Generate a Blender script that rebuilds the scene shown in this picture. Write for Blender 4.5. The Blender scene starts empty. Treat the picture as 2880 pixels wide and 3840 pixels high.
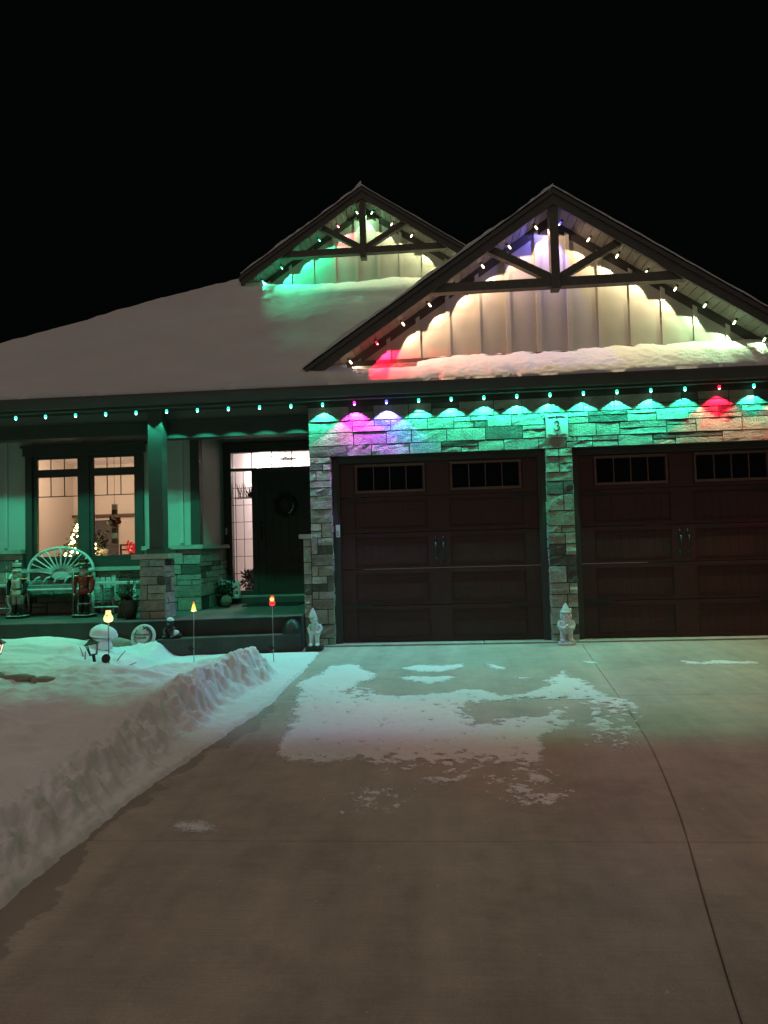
import bpy, math, random
import numpy as np
from mathutils import Vector, Matrix, noise
random.seed(7)
SC = bpy.context.scene
COL = SC.collection
rad = math.radians

# ------------------------------------------------------------------ camera
F_PX, CX, CD, CH = 2700.0, 1.3828, 9.2362, 1.2665
YAW, PIT, ROL = .0764, .0469, .0284
cam_d = bpy.data.cameras.new('camera'); cam = bpy.data.objects.new('camera', cam_d); COL.objects.link(cam)
fw = Vector((-math.sin(YAW), math.cos(YAW), 0)); rt = Vector((math.cos(YAW), math.sin(YAW), 0)); up = Vector((0, 0, 1))
F3 = fw*math.cos(PIT) + up*math.sin(PIT); u2 = -fw*math.sin(PIT) + up*math.cos(PIT)
R3 = rt*math.cos(ROL) - u2*math.sin(ROL); U3 = u2*math.cos(ROL) + rt*math.sin(ROL)
cm = Matrix((R3, U3, -F3)).transposed().to_4x4(); cm.translation = (CX, -CD, CH); cam.matrix_world = cm
cam_d.sensor_fit = 'VERTICAL'; cam_d.sensor_height = 36; cam_d.lens = 36*F_PX/3840
cam_d.clip_start = .05; cam_d.clip_end = 2000
SC.camera = cam

# ------------------------------------------------------------------ night sky, soft street glow, exposure
W = bpy.data.worlds.new('World'); SC.world = W; W.use_nodes = True
bg = W.node_tree.nodes['Background']
bg.inputs[0].default_value = (.75, .95, 1.0, 1); bg.inputs[1].default_value = .0012
sun_d = bpy.data.lights.new('sky_glow', 'SUN'); sun_d.energy = .50; sun_d.angle = rad(95); sun_d.color = (1, .79, .67)
sun = bpy.data.objects.new('sky_glow', sun_d); COL.objects.link(sun)
sun.rotation_euler = (rad(31), 0, rad(-20))
SC.view_settings.view_transform = 'Standard'; SC.view_settings.look = 'None'
SC.view_settings.exposure = 0; SC.view_settings.gamma = 1; SC.view_settings.use_curve_mapping = False
SC.render.engine = 'CYCLES'
cy = SC.cycles
cy.use_denoising = True
cy.max_bounces = 6; cy.diffuse_bounces = 3; cy.glossy_bounces = 3; cy.transparent_max_bounces = 12; cy.transmission_bounces = 4
cy.sample_clamp_indirect = 3.0; cy.caustics_reflective = False; cy.caustics_refractive = False
cy.use_light_tree = True

# ------------------------------------------------------------------ materials
def newmat(name):
    m = bpy.data.materials.new(name); m.use_nodes = True
    return m, m.node_tree, m.node_tree.nodes['Principled BSDF']
def N(nt, t, **kw):
    n = nt.nodes.new(t)
    for k, v in kw.items(): setattr(n, k, v)
    return n
def noise_tex(nt, scale, detail=5, rough=.55, coord='Object', vec=None, dims=None):
    n = N(nt, 'ShaderNodeTexNoise'); n.inputs['Scale'].default_value = scale; n.inputs['Detail'].default_value = detail
    n.inputs['Roughness'].default_value = rough
    if vec is None:
        g = N(nt, 'ShaderNodeNewGeometry'); vec = g.outputs['Position']
    nt.links.new(vec, n.inputs['Vector']); return n
def ramp(nt, src, stops):
    r = N(nt, 'ShaderNodeValToRGB'); e = r.color_ramp.elements
    while len(e) < len(stops): e.new(.5)
    for k, (p, c) in enumerate(stops):
        e[k].position = p; e[k].color = (*c, 1) if len(c) == 3 else c
    nt.links.new(src, r.inputs['Fac']); return r
def mixc(nt, fac, a, b, mode='MIX'):
    m = N(nt, 'ShaderNodeMix', data_type='RGBA', blend_type=mode)
    for sock, v in ((m.inputs[0], fac), (m.inputs[6], a), (m.inputs[7], b)):
        if hasattr(v, 'is_linked'): nt.links.new(v, sock)
        elif isinstance(v, (int, float)): sock.default_value = v
        else: sock.default_value = (*v, 1)
    return m.outputs[2]
def math_n(nt, op, a, b=None):
    m = N(nt, 'ShaderNodeMath', operation=op)
    for i, v in enumerate((a, b)):
        if v is None: continue
        if hasattr(v, 'is_linked'): nt.links.new(v, m.inputs[i])
        else: m.inputs[i].default_value = v
    return m.outputs[0]
def bump(nt, bsdf, h, strength=.4, dist=.01):
    b = N(nt, 'ShaderNodeBump'); b.inputs['Strength'].default_value = strength; b.inputs['Distance'].default_value = dist
    nt.links.new(h, b.inputs['Height']); nt.links.new(b.outputs[0], bsdf.inputs['Normal']); return b
def col(c, k): return tuple(max(0, x*k) for x in c)
def plain(name, c, rough=.6, var=.18, scale=9, bmp=.15, metal=0, spec=.4, fine=60):
    m, nt, b = newmat(name)
    n = noise_tex(nt, scale); r = ramp(nt, n.outputs[0], [(.25, col(c, 1-var)), (.75, col(c, 1+var))])
    nt.links.new(r.outputs[0], b.inputs['Base Color'])
    b.inputs['Roughness'].default_value = rough; b.inputs['Metallic'].default_value = metal
    b.inputs['Specular IOR Level'].default_value = spec
    if bmp:
        n2 = noise_tex(nt, fine, 4); bump(nt, b, n2.outputs[0], bmp, .004)
    return m
def emit(name, c, s, base=None):
    m, nt, b = newmat(name)
    b.inputs['Base Color'].default_value = (*(base or c), 1); b.inputs['Emission Color'].default_value = (*c, 1)
    b.inputs['Emission Strength'].default_value = s; b.inputs['Roughness'].default_value = .35
    return m
def glass(name, tint=(1, 1, 1), ior=1.45):
    m = bpy.data.materials.new(name); m.use_nodes = True; nt = m.node_tree; nt.nodes.clear()
    o = N(nt, 'ShaderNodeOutputMaterial'); mx = N(nt, 'ShaderNodeMixShader'); t = N(nt, 'ShaderNodeBsdfTransparent'); g = N(nt, 'ShaderNodeBsdfGlossy')
    t.inputs[0].default_value = (*tint, 1); g.inputs['Roughness'].default_value = .03
    fr = N(nt, 'ShaderNodeFresnel'); fr.inputs[0].default_value = ior
    nt.links.new(fr.outputs[0], mx.inputs[0]); nt.links.new(t.outputs[0], mx.inputs[1]); nt.links.new(g.outputs[0], mx.inputs[2]); nt.links.new(mx.outputs[0], o.inputs[0])
    return m

MT = {}
def snow_mat(name, c, b1, b2):
    m, nt, b = newmat(name)
    n1 = noise_tex(nt, 14, 6, .6); n2 = noise_tex(nt, 120, 3, .6); n0 = noise_tex(nt, 1.6, 4)
    nt.links.new(ramp(nt, n0.outputs[0], [(.3, col(c, .93)), (.7, c)]).outputs[0], b.inputs['Base Color'])
    b.inputs['Roughness'].default_value = .65; b.inputs['Specular IOR Level'].default_value = .25
    h = math_n(nt, 'ADD', math_n(nt, 'MULTIPLY', n1.outputs[0], b1), math_n(nt, 'MULTIPLY', n2.outputs[0], b2))
    bump(nt, b, h, .6, .03)
    return m
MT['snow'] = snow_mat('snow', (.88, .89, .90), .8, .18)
MT['roof_snow'] = snow_mat('roof_snow', (.60, .60, .61), .6, .2)  # darker copy of the lawn snow: the roof's dimmer light put into its colour
def powder_mat():
    m = snow_mat('powder_snow', (.90, .90, .91), .25, .35); nt = m.node_tree; b = nt.nodes['Principled BSDF']; o = [n for n in nt.nodes if n.type == 'OUTPUT_MATERIAL'][0]
    a = N(nt, 'ShaderNodeAttribute', attribute_name='cover'); n1 = noise_tex(nt, 55, 5, .7); n2 = noise_tex(nt, 9, 5, .65)
    f = math_n(nt, 'ADD', a.outputs['Fac'], math_n(nt, 'ADD', math_n(nt, 'MULTIPLY', math_n(nt, 'SUBTRACT', n1.outputs[0], .5), 1.3), math_n(nt, 'MULTIPLY', math_n(nt, 'SUBTRACT', n2.outputs[0], .5), 1.1)))
    r = ramp(nt, f, [(.34, (0, 0, 0)), (.58, (.6, .6, .6)), (.82, (1, 1, 1))]); mx = N(nt, 'ShaderNodeMixShader'); t = N(nt, 'ShaderNodeBsdfTransparent')
    nt.links.new(r.outputs[0], mx.inputs[0]); nt.links.new(t.outputs[0], mx.inputs[1]); nt.links.new(b.outputs[0], mx.inputs[2]); nt.links.new(mx.outputs[0], o.inputs['Surface'])
    return m
MT['powder'] = powder_mat()
MT['snow_crust'] = snow_mat('snow_crust', (.72, .74, .76), .25, .3)

def concrete(name, c, damp=True):
    m, nt, b = newmat(name)
    n1 = noise_tex(nt, .9, 6, .62); n2 = noise_tex(nt, 6, 6, .65); n3 = noise_tex(nt, 160, 2)
    base = ramp(nt, n1.outputs[0], [(.3, col(c, .80)), (.5, c), (.72, col(c, 1.14))]).outputs[0]
    base = mixc(nt, .35, base, ramp(nt, n2.outputs[0], [(.3, (.55, .55, .55)), (.7, (1.1, 1.08, 1.05))]).outputs[0], 'MULTIPLY')
    base = mixc(nt, .25, base, ramp(nt, n3.outputs[0], [(.35, (.6, .6, .6)), (.65, (1.25, 1.25, 1.25))]).outputs[0], 'MULTIPLY')
    rough = .75
    gB = N(nt, 'ShaderNodeNewGeometry'); mpB = N(nt, 'ShaderNodeMapping'); mpB.inputs['Scale'].default_value = (3, 140, 1); nt.links.new(gB.outputs['Position'], mpB.inputs[0])
    nB = noise_tex(nt, 1.0, 3, .6, vec=mpB.outputs[0])
    base = mixc(nt, .30, base, ramp(nt, nB.outputs[0], [(.3, (.72, .72, .72)), (.7, (1.18, 1.18, 1.18))]).outputs[0], 'MULTIPLY')
    mpT = N(nt, 'ShaderNodeMapping'); mpT.inputs['Scale'].default_value = (2.3, .22, 1); nt.links.new(gB.outputs['Position'], mpT.inputs[0])
    nT = noise_tex(nt, 1.6, 5, .62, vec=mpT.outputs[0])
    base = mixc(nt, .38, base, ramp(nt, nT.outputs[0], [(.34, (.62, .61, .6)), (.66, (1.18, 1.17, 1.15))]).outputs[0], 'MULTIPLY')
    if damp:
        g = N(nt, 'ShaderNodeNewGeometry'); sp = N(nt, 'ShaderNodeSeparateXYZ'); nt.links.new(g.outputs['Position'], sp.inputs[0])
        # melt water seeping out from the snow strip along the left edge
        mr = N(nt, 'ShaderNodeMapRange'); nt.links.new(sp.outputs[1], mr.inputs[0])
        mr.inputs[1].default_value = -8; mr.inputs[2].default_value = 0
        fc = ramp(nt, mr.outputs[0], [(0, (.585,)*3), (.17, (.581,)*3), (.225, (.577,)*3), (.257, (.5645,)*3), (.31, (.557,)*3), (.37, (.5645,)*3), (.435, (.579,)*3), (.525, (.612,)*3), (.61, (.6155,)*3), (.68, (.600,)*3), (.72, (.5,)*3)])
        edge = math_n(nt, 'MULTIPLY', math_n(nt, 'SUBTRACT', fc.outputs[0], .63), 5.5)   # -> X of damp border
        nz = noise_tex(nt, 3.2, 5, .65)
        d = math_n(nt, 'SUBTRACT', math_n(nt, 'ADD', edge, math_n(nt, 'MULTIPLY', math_n(nt, 'SUBTRACT', nz.outputs[0], .5), .45)), sp.outputs[0])
        dm = ramp(nt, d, [(.0, (0, 0, 0)), (.012, (1, 1, 1))]).outputs[0]
        base = mixc(nt, math_n(nt, 'MULTIPLY', dm, .55), base, col(c, .42))
        # old oil and tyre marks
        n4 = noise_tex(nt, 1.7, 5, .7); st = ramp(nt, n4.outputs[0], [(.60, (0, 0, 0)), (.72, (1, 1, 1))]).outputs[0]
        base = mixc(nt, math_n(nt, 'MULTIPLY', st, .35), base, col(c, .45))
        vor = N(nt, 'ShaderNodeTexNoise'); vor.inputs['Scale'].default_value = 23; vor.inputs['Detail'].default_value = 2
        nt.links.new(g.outputs['Position'], vor.inputs['Vector'])
        sp2 = ramp(nt, vor.outputs[0], [(.73, (0, 0, 0)), (.77, (1, 1, 1))]).outputs[0]
        base = mixc(nt, math_n(nt, 'MULTIPLY', sp2, .6), base, (.6, .6, .62))
    nt.links.new(base, b.inputs['Base Color']); b.inputs['Roughness'].default_value = rough; b.inputs['Specular IOR Level'].default_value = .25
    bump(nt, b, math_n(nt, 'ADD', math_n(nt, 'MULTIPLY', n2.outputs[0], .5), math_n(nt, 'ADD', n3.outputs[0], nB.outputs[0])), .35, .004)
    return m
MT['concrete'] = concrete('concrete', (.505, .44, .385))
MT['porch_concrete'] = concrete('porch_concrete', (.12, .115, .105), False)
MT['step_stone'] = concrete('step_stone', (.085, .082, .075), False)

def stone_mat():
    m, nt, b = newmat('ledge_stone')
    oi = N(nt, 'ShaderNodeObjectInfo')
    pal = ramp(nt, oi.outputs['Random'], [(0, (.14, .13, .12)), (.12, (.17, .16, .145)), (.16, (.36, .32, .275)), (.4, (.50, .455, .39)), (.55, (.42, .40, .37)), (.75, (.54, .49, .41)), (1, (.47, .445, .405))])
    n1 = noise_tex(nt, 5, 6, .65); n2 = noise_tex(nt, 22, 6, .7); n3 = noise_tex(nt, 90, 3)
    c = mixc(nt, .7, pal.outputs[0], ramp(nt, n1.outputs[0], [(.3, (.55, .53, .5)), (.7, (1.25, 1.2, 1.12))]).outputs[0], 'MULTIPLY')
    c = mixc(nt, .5, c, ramp(nt, n2.outputs[0], [(.35, (.6, .6, .6)), (.65, (1.2, 1.2, 1.2))]).outputs[0], 'MULTIPLY')
    nt.links.new(c, b.inputs['Base Color']); b.inputs['Roughness'].default_value = .85; b.inputs['Specular IOR Level'].default_value = .2
    v = N(nt, 'ShaderNodeTexVoronoi', feature='F1'); v.inputs['Scale'].default_value = 11
    g = N(nt, 'ShaderNodeNewGeometry'); mp = N(nt, 'ShaderNodeMapping'); mp.inputs['Scale'].default_value = (1, 1, 2.2); nt.links.new(g.outputs['Position'], mp.inputs[0])
    ad = N(nt, 'ShaderNodeVectorMath', operation='ADD'); nt.links.new(mp.outputs[0], ad.inputs[0]); nt.links.new(n1.outputs[1], ad.inputs[1]); nt.links.new(ad.outputs[0], v.inputs['Vector'])
    h = math_n(nt, 'ADD', math_n(nt, 'MULTIPLY', v.outputs[0], 1.1), math_n(nt, 'ADD', n2.outputs[0], math_n(nt, 'MULTIPLY', n3.outputs[0], .3)))
    bump(nt, b, h, .75, .022)
    return m
MT['stone'] = stone_mat()
MT['mortar'] = plain('mortar', (.085, .08, .075), .95, .2, 30, .4)
MT['cap'] = plain('cap_stone', (.38, .35, .30), .85, .2, 8, .6, fine=40)
MT['siding'] = plain('painted_siding', (.44, .42, .375), .6, .05, 4, .12)
MT['batten'] = plain('painted_batten', (.47, .445, .40), .6, .05, 4, .12)
MT['trim'] = plain('dark_trim', (.052, .047, .040), .55, .15, 6, .1)
MT['fascia'] = plain('fascia_metal', (.066, .062, .056), .5, .1, 4, .05)
MT['soffit'] = plain('soffit_panel', (.15, .145, .13), .55, .08, 4, .05)
MT['timber'] = plain('stained_timber', (.095, .085, .07), .6, .2, 12, .2)
MT['column'] = plain('column_paint', (.065, .062, .056), .6, .08, 4, .1)
def wood_door(name, c):
    m, nt, b = newmat(name)
    g = N(nt, 'ShaderNodeNewGeometry'); mp = N(nt, 'ShaderNodeMapping'); mp.inputs['Scale'].default_value = (3, 3, 60); nt.links.new(g.outputs['Position'], mp.inputs[0])
    n = noise_tex(nt, 1.2, 6, .7, vec=mp.outputs[0]); n0 = noise_tex(nt, 1.1, 3)
    c1 = mixc(nt, .4, ramp(nt, n.outputs[0], [(.3, col(c, .72)), (.7, col(c, 1.3))]).outputs[0], ramp(nt, n0.outputs[0], [(.3, (.7, .7, .7)), (.7, (1.2, 1.2, 1.2))]).outputs[0], 'MULTIPLY')
    nt.links.new(c1, b.inputs['Base Color']); b.inputs['Roughness'].default_value = .5; b.inputs['Specular IOR Level'].default_value = .35
    bump(nt, b, n.outputs[0], .15, .003)
    return m
MT['gdoor'] = wood_door('garage_door_brown', (.054, .019, .017))
MT['gdoor_light'] = wood_door('garage_window_trim', (.13, .070, .058))
MT['edoor'] = wood_door('entry_door_brown', (.045, .038, .030))
MT['black'] = plain('black_iron', (.012, .012, .012), .4, .2, 20, .1, 0, .6)
MT['darkglass'] = plain('dark_glass', (.006, .007, .008), .08, .1, 3, 0, 0, .5)
MT['glass'] = glass('window_glass')
MT['white'] = plain('white_plastic', (.72, .72, .70), .4, .04, 6, .03)
MT['shingle'] = plain('asphalt_shingle', (.10, .095, .085), .95, .35, 14, .6)
MT['plaque'] = plain('plaque_face', (.66, .66, .62), .5, .05, 12, .1)
MT['ink'] = plain('dark_ink', (.015, .015, .015), .6, .1, 10, 0)
MT['statue'] = plain('plaster_statue', (.60, .60, .58), .7, .22, 22, .4)
MT['iron_white'] = plain('white_cast_metal', (.62, .66, .62), .5, .08, 20, .15)
MT['cushion'] = plain('grey_cushion', (.22, .23, .21), .9, .15, 12, .3)
MT['room'] = plain('room_wall', (.60, .53, .46), .8, .03, 2, .03)
MT['foyer'] = plain('foyer_wall', (.80, .75, .74), .8, .03, 2, .03)
MT['roomfloor'] = plain('room_floor', (.25, .17, .11), .5, .2, 4, .05)
MT['red'] = plain('red_paint', (.32, .03, .025), .5, .1, 10, .05)
MT['gold'] = plain('gold_paint', (.45, .30, .08), .35, .1, 10, .05, .6)
MT['cream'] = plain('cream_paint', (.62, .58, .48), .55, .08, 12, .05)
MT['skin'] = plain('painted_face', (.55, .36, .25), .6, .08, 12, .05)
MT['grey'] = plain('grey_fur', (.40, .39, .36), .95, .2, 60, .6)
MT['terracotta'] = plain('glazed_pot', (.050, .028, .020), .3, .2, 8, .08)
MT['twig'] = plain('dry_twig', (.13, .095, .06), .9, .3, 30, .3)
MT['straw'] = plain('dried_straw', (.30, .25, .16), .9, .25, 30, .3)
MT['leaf'] = plain('dark_leaf', (.035, .045, .022), .7, .35, 20, .1)
MT['pine'] = plain('pine_needle', (.030, .055, .026), .7, .4, 20, .1)
MT['boulder'] = plain('tan_boulder', (.30, .26, .20), .9, .3, 7, .7, fine=30)
MT['rockdark'] = plain('dark_glazed_dome', (.03, .033, .03), .3, .3, 14, .4, fine=25)
MT['bronze'] = plain('bronze_figure', (.045, .035, .03), .55, .3, 14, .3)
MT['mat'] = plain('door_mat', (.02, .018, .016), .95, .3, 40, .5)
MT['steel'] = plain('steel_rod', (.34, .33, .30), .4, .1, 20, 0, .7)
MT['wicker'] = plain('pale_wicker', (.30, .29, .24), .9, .4, 40, .8, fine=45)
MT['labelblue'] = plain('jug_label', (.03, .05, .06), .5, .6, 30, 0)
MT['brownwood'] = plain('brown_wood', (.09, .05, .03), .5, .3, 14, .1)

# ------------------------------------------------------------------ mesh building
ROOTLOC = {}
class MB:
    def __init__(s): s.v = []; s.f = []
    def add(s, vs, fs):
        o = len(s.v); s.v += [tuple(v) for v in vs]; s.f += [tuple(i+o for i in f) for f in fs]; return s
    def box(s, x0, x1, y0, y1, z0, z1, M=None, top=(1, 1)):
        vs = [Vector(p) for p in ((x0, y0, z0), (x1, y0, z0), (x1, y1, z0), (x0, y1, z0))]
        cx, cy_ = (x0+x1)/2, (y0+y1)/2
        vs += [Vector((cx+(v.x-cx)*top[0], cy_+(v.y-cy_)*top[1], z1)) for v in vs]
        if M is not None: vs = [M @ v for v in vs]
        return s.add(vs, [(3, 2, 1, 0), (4, 5, 6, 7), (0, 1, 5, 4), (1, 2, 6, 5), (2, 3, 7, 6), (3, 0, 4, 7)])
    def prism(s, poly, d0, d1, axis='y'):      # polygon in (x,z) extruded along y, or (x,y) along z
        n = len(poly)
        P = (lambda p, d: (p[0], d, p[1])) if axis == 'y' else (lambda p, d: (p[0], p[1], d)) if axis == 'z' else (lambda p, d: (d, p[0], p[1]))
        vs = [P(p, d0) for p in poly]+[P(p, d1) for p in poly]
        fs = [tuple(range(n)), tuple(range(2*n-1, n-1, -1))]+[(i, i+n, (i+1) % n+n, (i+1) % n) for i in range(n)]
        return s.add(vs, fs)
    def tube(s, pts, r, n=8, cap=True):
        pts = [Vector(p) for p in pts]; R = r if isinstance(r, (list, tuple)) else [r]*len(pts)
        vs = []; fs = []; prev = None
        for i, p in enumerate(pts):
            t = (pts[min(i+1, len(pts)-1)]-pts[max(i-1, 0)]).normalized()
            if prev is None: a = t.orthogonal().normalized()
            else: a = (prev-t*prev.dot(t)).normalized()
            prev = a; b = t.cross(a)
            vs += [p+(a*math.cos(2*math.pi*k/n)+b*math.sin(2*math.pi*k/n))*R[i] for k in range(n)]
        for i in range(len(pts)-1):
            for k in range(n): fs.append((i*n+k, i*n+(k+1) % n, (i+1)*n+(k+1) % n, (i+1)*n+k))
        if cap: fs += [tuple(range(n-1, -1, -1)), tuple(range((len(pts)-1)*n, len(pts)*n))]
        return s.add(vs, fs)
    def lathe(s, prof, c=(0, 0, 0), n=20, M=None, sx=1, sy=1):     # prof: (radius, z)
        vs = []; fs = []
        for r, z in prof:
            for k in range(n):
                a = 2*math.pi*k/n; v = Vector((r*math.cos(a)*sx, r*math.sin(a)*sy, z))
                if M is not None: v = M @ v
                vs.append(v+Vector(c))
        for i in range(len(prof)-1):
            for k in range(n): fs.append((i*n+k, i*n+(k+1) % n, (i+1)*n+(k+1) % n, (i+1)*n+k))
        fs += [tuple(range(n-1, -1, -1)), tuple(range((len(prof)-1)*n, len(prof)*n))]
        return s.add(vs, fs)
    def ball(s, c, r, n=14, m=9, M=None):
        r = r if isinstance(r, (tuple, list)) else (r, r, r)
        prof = [(max(math.sin(math.pi*i/m), .02), -math.cos(math.pi*i/m)) for i in range(m+1)]
        S = Matrix.Diagonal((*r, 1)) if M is None else M @ Matrix.Diagonal((*r, 1))
        return s.lathe(prof, c, n, S)
    def build(s, name, mat, parent=None, smooth=False, loc=None):
        off = Vector(ROOTLOC.get(parent.name, (0, 0, 0))) if parent else Vector(loc or (0, 0, 0))
        me = bpy.data.meshes.new(name); me.from_pydata([Vector(v)-off for v in s.v], [], s.f); me.update()
        o = bpy.data.objects.new(name, me); COL.objects.link(o); me.materials.append(MT[mat] if isinstance(mat, str) else mat)
        if parent: o.parent = parent; ROOTLOC[o.name] = tuple(off)
        else: o.location = off; ROOTLOC[o.name] = tuple(off)
        if smooth:
            for p in me.polygons: p.use_smooth = True
        return o
def tag(o, label, cat, group=None):
    o['label'] = label; o['category'] = cat
    if group: o['group'] = group
    return o
def thing(name, loc, label, cat, group=None):
    o = bpy.data.objects.new(name, None); COL.objects.link(o); o.location = loc; o.empty_display_size = .1
    ROOTLOC[o.name] = tuple(loc); return tag(o, label, cat, group)
def kind(o, k): o['kind'] = k; return o
def remesh(o, vox, smooth_it=4):
    md = o.modifiers.new('r', 'REMESH'); md.mode = 'VOXEL'; md.voxel_size = vox; md.use_smooth_shade = True
    sm = o.modifiers.new('s', 'SMOOTH'); sm.iterations = smooth_it; sm.factor = .5
    dg = bpy.context.evaluated_depsgraph_get(); me = bpy.data.meshes.new_from_object(o.evaluated_get(dg))
    mat = o.data.materials[0]; o.modifiers.clear(); o.data = me
    me.materials.clear(); me.materials.append(mat)
    for p in me.polygons: p.use_smooth = True
    return o
def fbm(x, y, z=0., o=4): return noise.fractal(Vector((x, y, z)), 1.0, 2.0, o)
def sst(a, b, x):
    t = np.clip((x-a)/(b-a), 0, 1); return t*t*(3-2*t)
def shift(n, ch):  # ordinal words
    return ['first', 'second', 'third', 'fourth', 'fifth', 'sixth', 'seventh', 'eighth', 'ninth', 'tenth', 'eleventh', 'twelfth', 'thirteenth', 'fourteenth', 'fifteenth', 'sixteenth', 'seventeenth', 'eighteenth', 'nineteenth', 'twentieth', 'twenty-first', 'twenty-second', 'twenty-third', 'twenty-fourth', 'twenty-fifth', 'twenty-sixth'][n]
ORD = lambda n: shift(n, 0)

# ================================================================== GROUND
GS = .03
gz = lambda y: GS*y if y < 0 else 0.
m = MB()
ys = [140, 12, 0, -9, -20, -160]; zs = [-.05, -.05, -.05, -.33, -.55, -.6]
for i in range(5):
    m.add([(-160, ys[i], zs[i]), (160, ys[i], zs[i]), (160, ys[i+1], zs[i+1]), (-160, ys[i+1], zs[i+1])], [(3, 2, 1, 0)])
g = kind(m.build('ground', 'snow_crust'), 'structure')
# driveway: slabs between real joints
JR = [(3.09, -.05), (2.94, -1.9), (2.81, -3.76), (2.67, -4.81), (2.47, -5.9), (2.29, -6.6), (2.2, -7.2), (1.9, -9), (.9, -15)]
_y = np.linspace(-15, -.05, 300); _x = np.interp(_y, [p[1] for p in JR][::-1], [p[0] for p in JR][::-1])
_x = np.convolve(np.pad(_x, 14, mode='reflect', reflect_type='odd'), np.ones(29)/29, 'valid'); JR = list(zip(_x.tolist(), _y.tolist()))[::-1]
JL = [(-.9, -.05), (-.9, -15)]
def jx(J, y):
    ysr = [p[1] for p in J][::-1]; xs = [p[0] for p in J][::-1]; return float(np.interp(y, ysr, xs))
def slab(name, xl, xr, y0, y1, parent, n=10):
    m = MB(); G = .0022; B = .006; rows = []
    for i in range(n+1):
        y = y0-G+(y1-y0+2*G)*i/n; l, r = xl(y)+G, xr(y)-G
        rows.append((y, l, r))
    cols = 4; vs = []; fs = []
    for i, (y, l, r) in enumerate(rows):
        ey = i in (0, n)
        for k, u in enumerate((l, l+B, r-B, r)):
            yy = y + (0 if not ey else 0)
            vs.append((u, yy, gz(yy)-(.006 if (k in (0, 3) or ey) else 0)))
    # second ring for the rounded ends
    for i in range(n):
        for k in range(3): fs.append((i*4+k, i*4+k+1, (i+1)*4+k+1, (i+1)*4+k))
    m.add(vs, fs)
    # skirts
    b = len(m.v); loop = [k for k in range(4)]+[i*4+3 for i in range(1, n+1)]+[n*4+k for k in (2, 1, 0)]+[i*4 for i in range(n-1, 0, -1)]
    sk = [(vs[k][0], vs[k][1], vs[k][2]-.05) for k in loop]; L = len(loop)
    m.v += sk; m.f += [(loop[j], b+j, b+(j+1) % L, loop[(j+1) % L]) for j in range(L)]
    return m.build(name, 'concrete', parent)
T1 = -2.78; T2 = -5.66
def rowsplit(y0, y1, xl, xr): slab('slab', xl, xr, y0, y1, drive, 12 if y1 > -6 else 20)
m = MB()
m.add([(-1.0, -.02, -.045), (9.2, -.02, -.045), (9.2, -15, gz(-15)-.045), (-1.0, -15, gz(-15)-.045)], [(3, 2, 1, 0)])
drive = kind(m.build('driveway', 'porch_concrete'), 'structure')
def dslab(y0, y1, a, b):
    # thin end strips make the edges round over
    slab('slab', a, b, y0, y1, drive, 22)
for a, b in ((lambda y: -.9, lambda y: jx(JR, y)), (lambda y: jx(JR, y), lambda y: 6.2), (lambda y: 6.2, lambda y: 9.2)):
    for y0, y1 in ((-.05, T1), (T1, T2), (T2, -8.6), (-8.6, -11.6), (-11.6, -15)): dslab(y0, y1, a, b)
# garage threshold strip
m = MB()
for x0, x1 in ((-.28, 1.9), (1.9, 3.5), (3.5, 6.2)): m.box(x0+.004, x1-.004, -.045, .5, -.06, .012)
m.build('threshold', 'concrete', drive)
# walk to the steps
m = MB(); m.box(-2.35, -.91, -2.4, -.3, -.2, -.022); m.build('walkway', 'concrete', drive)

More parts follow.
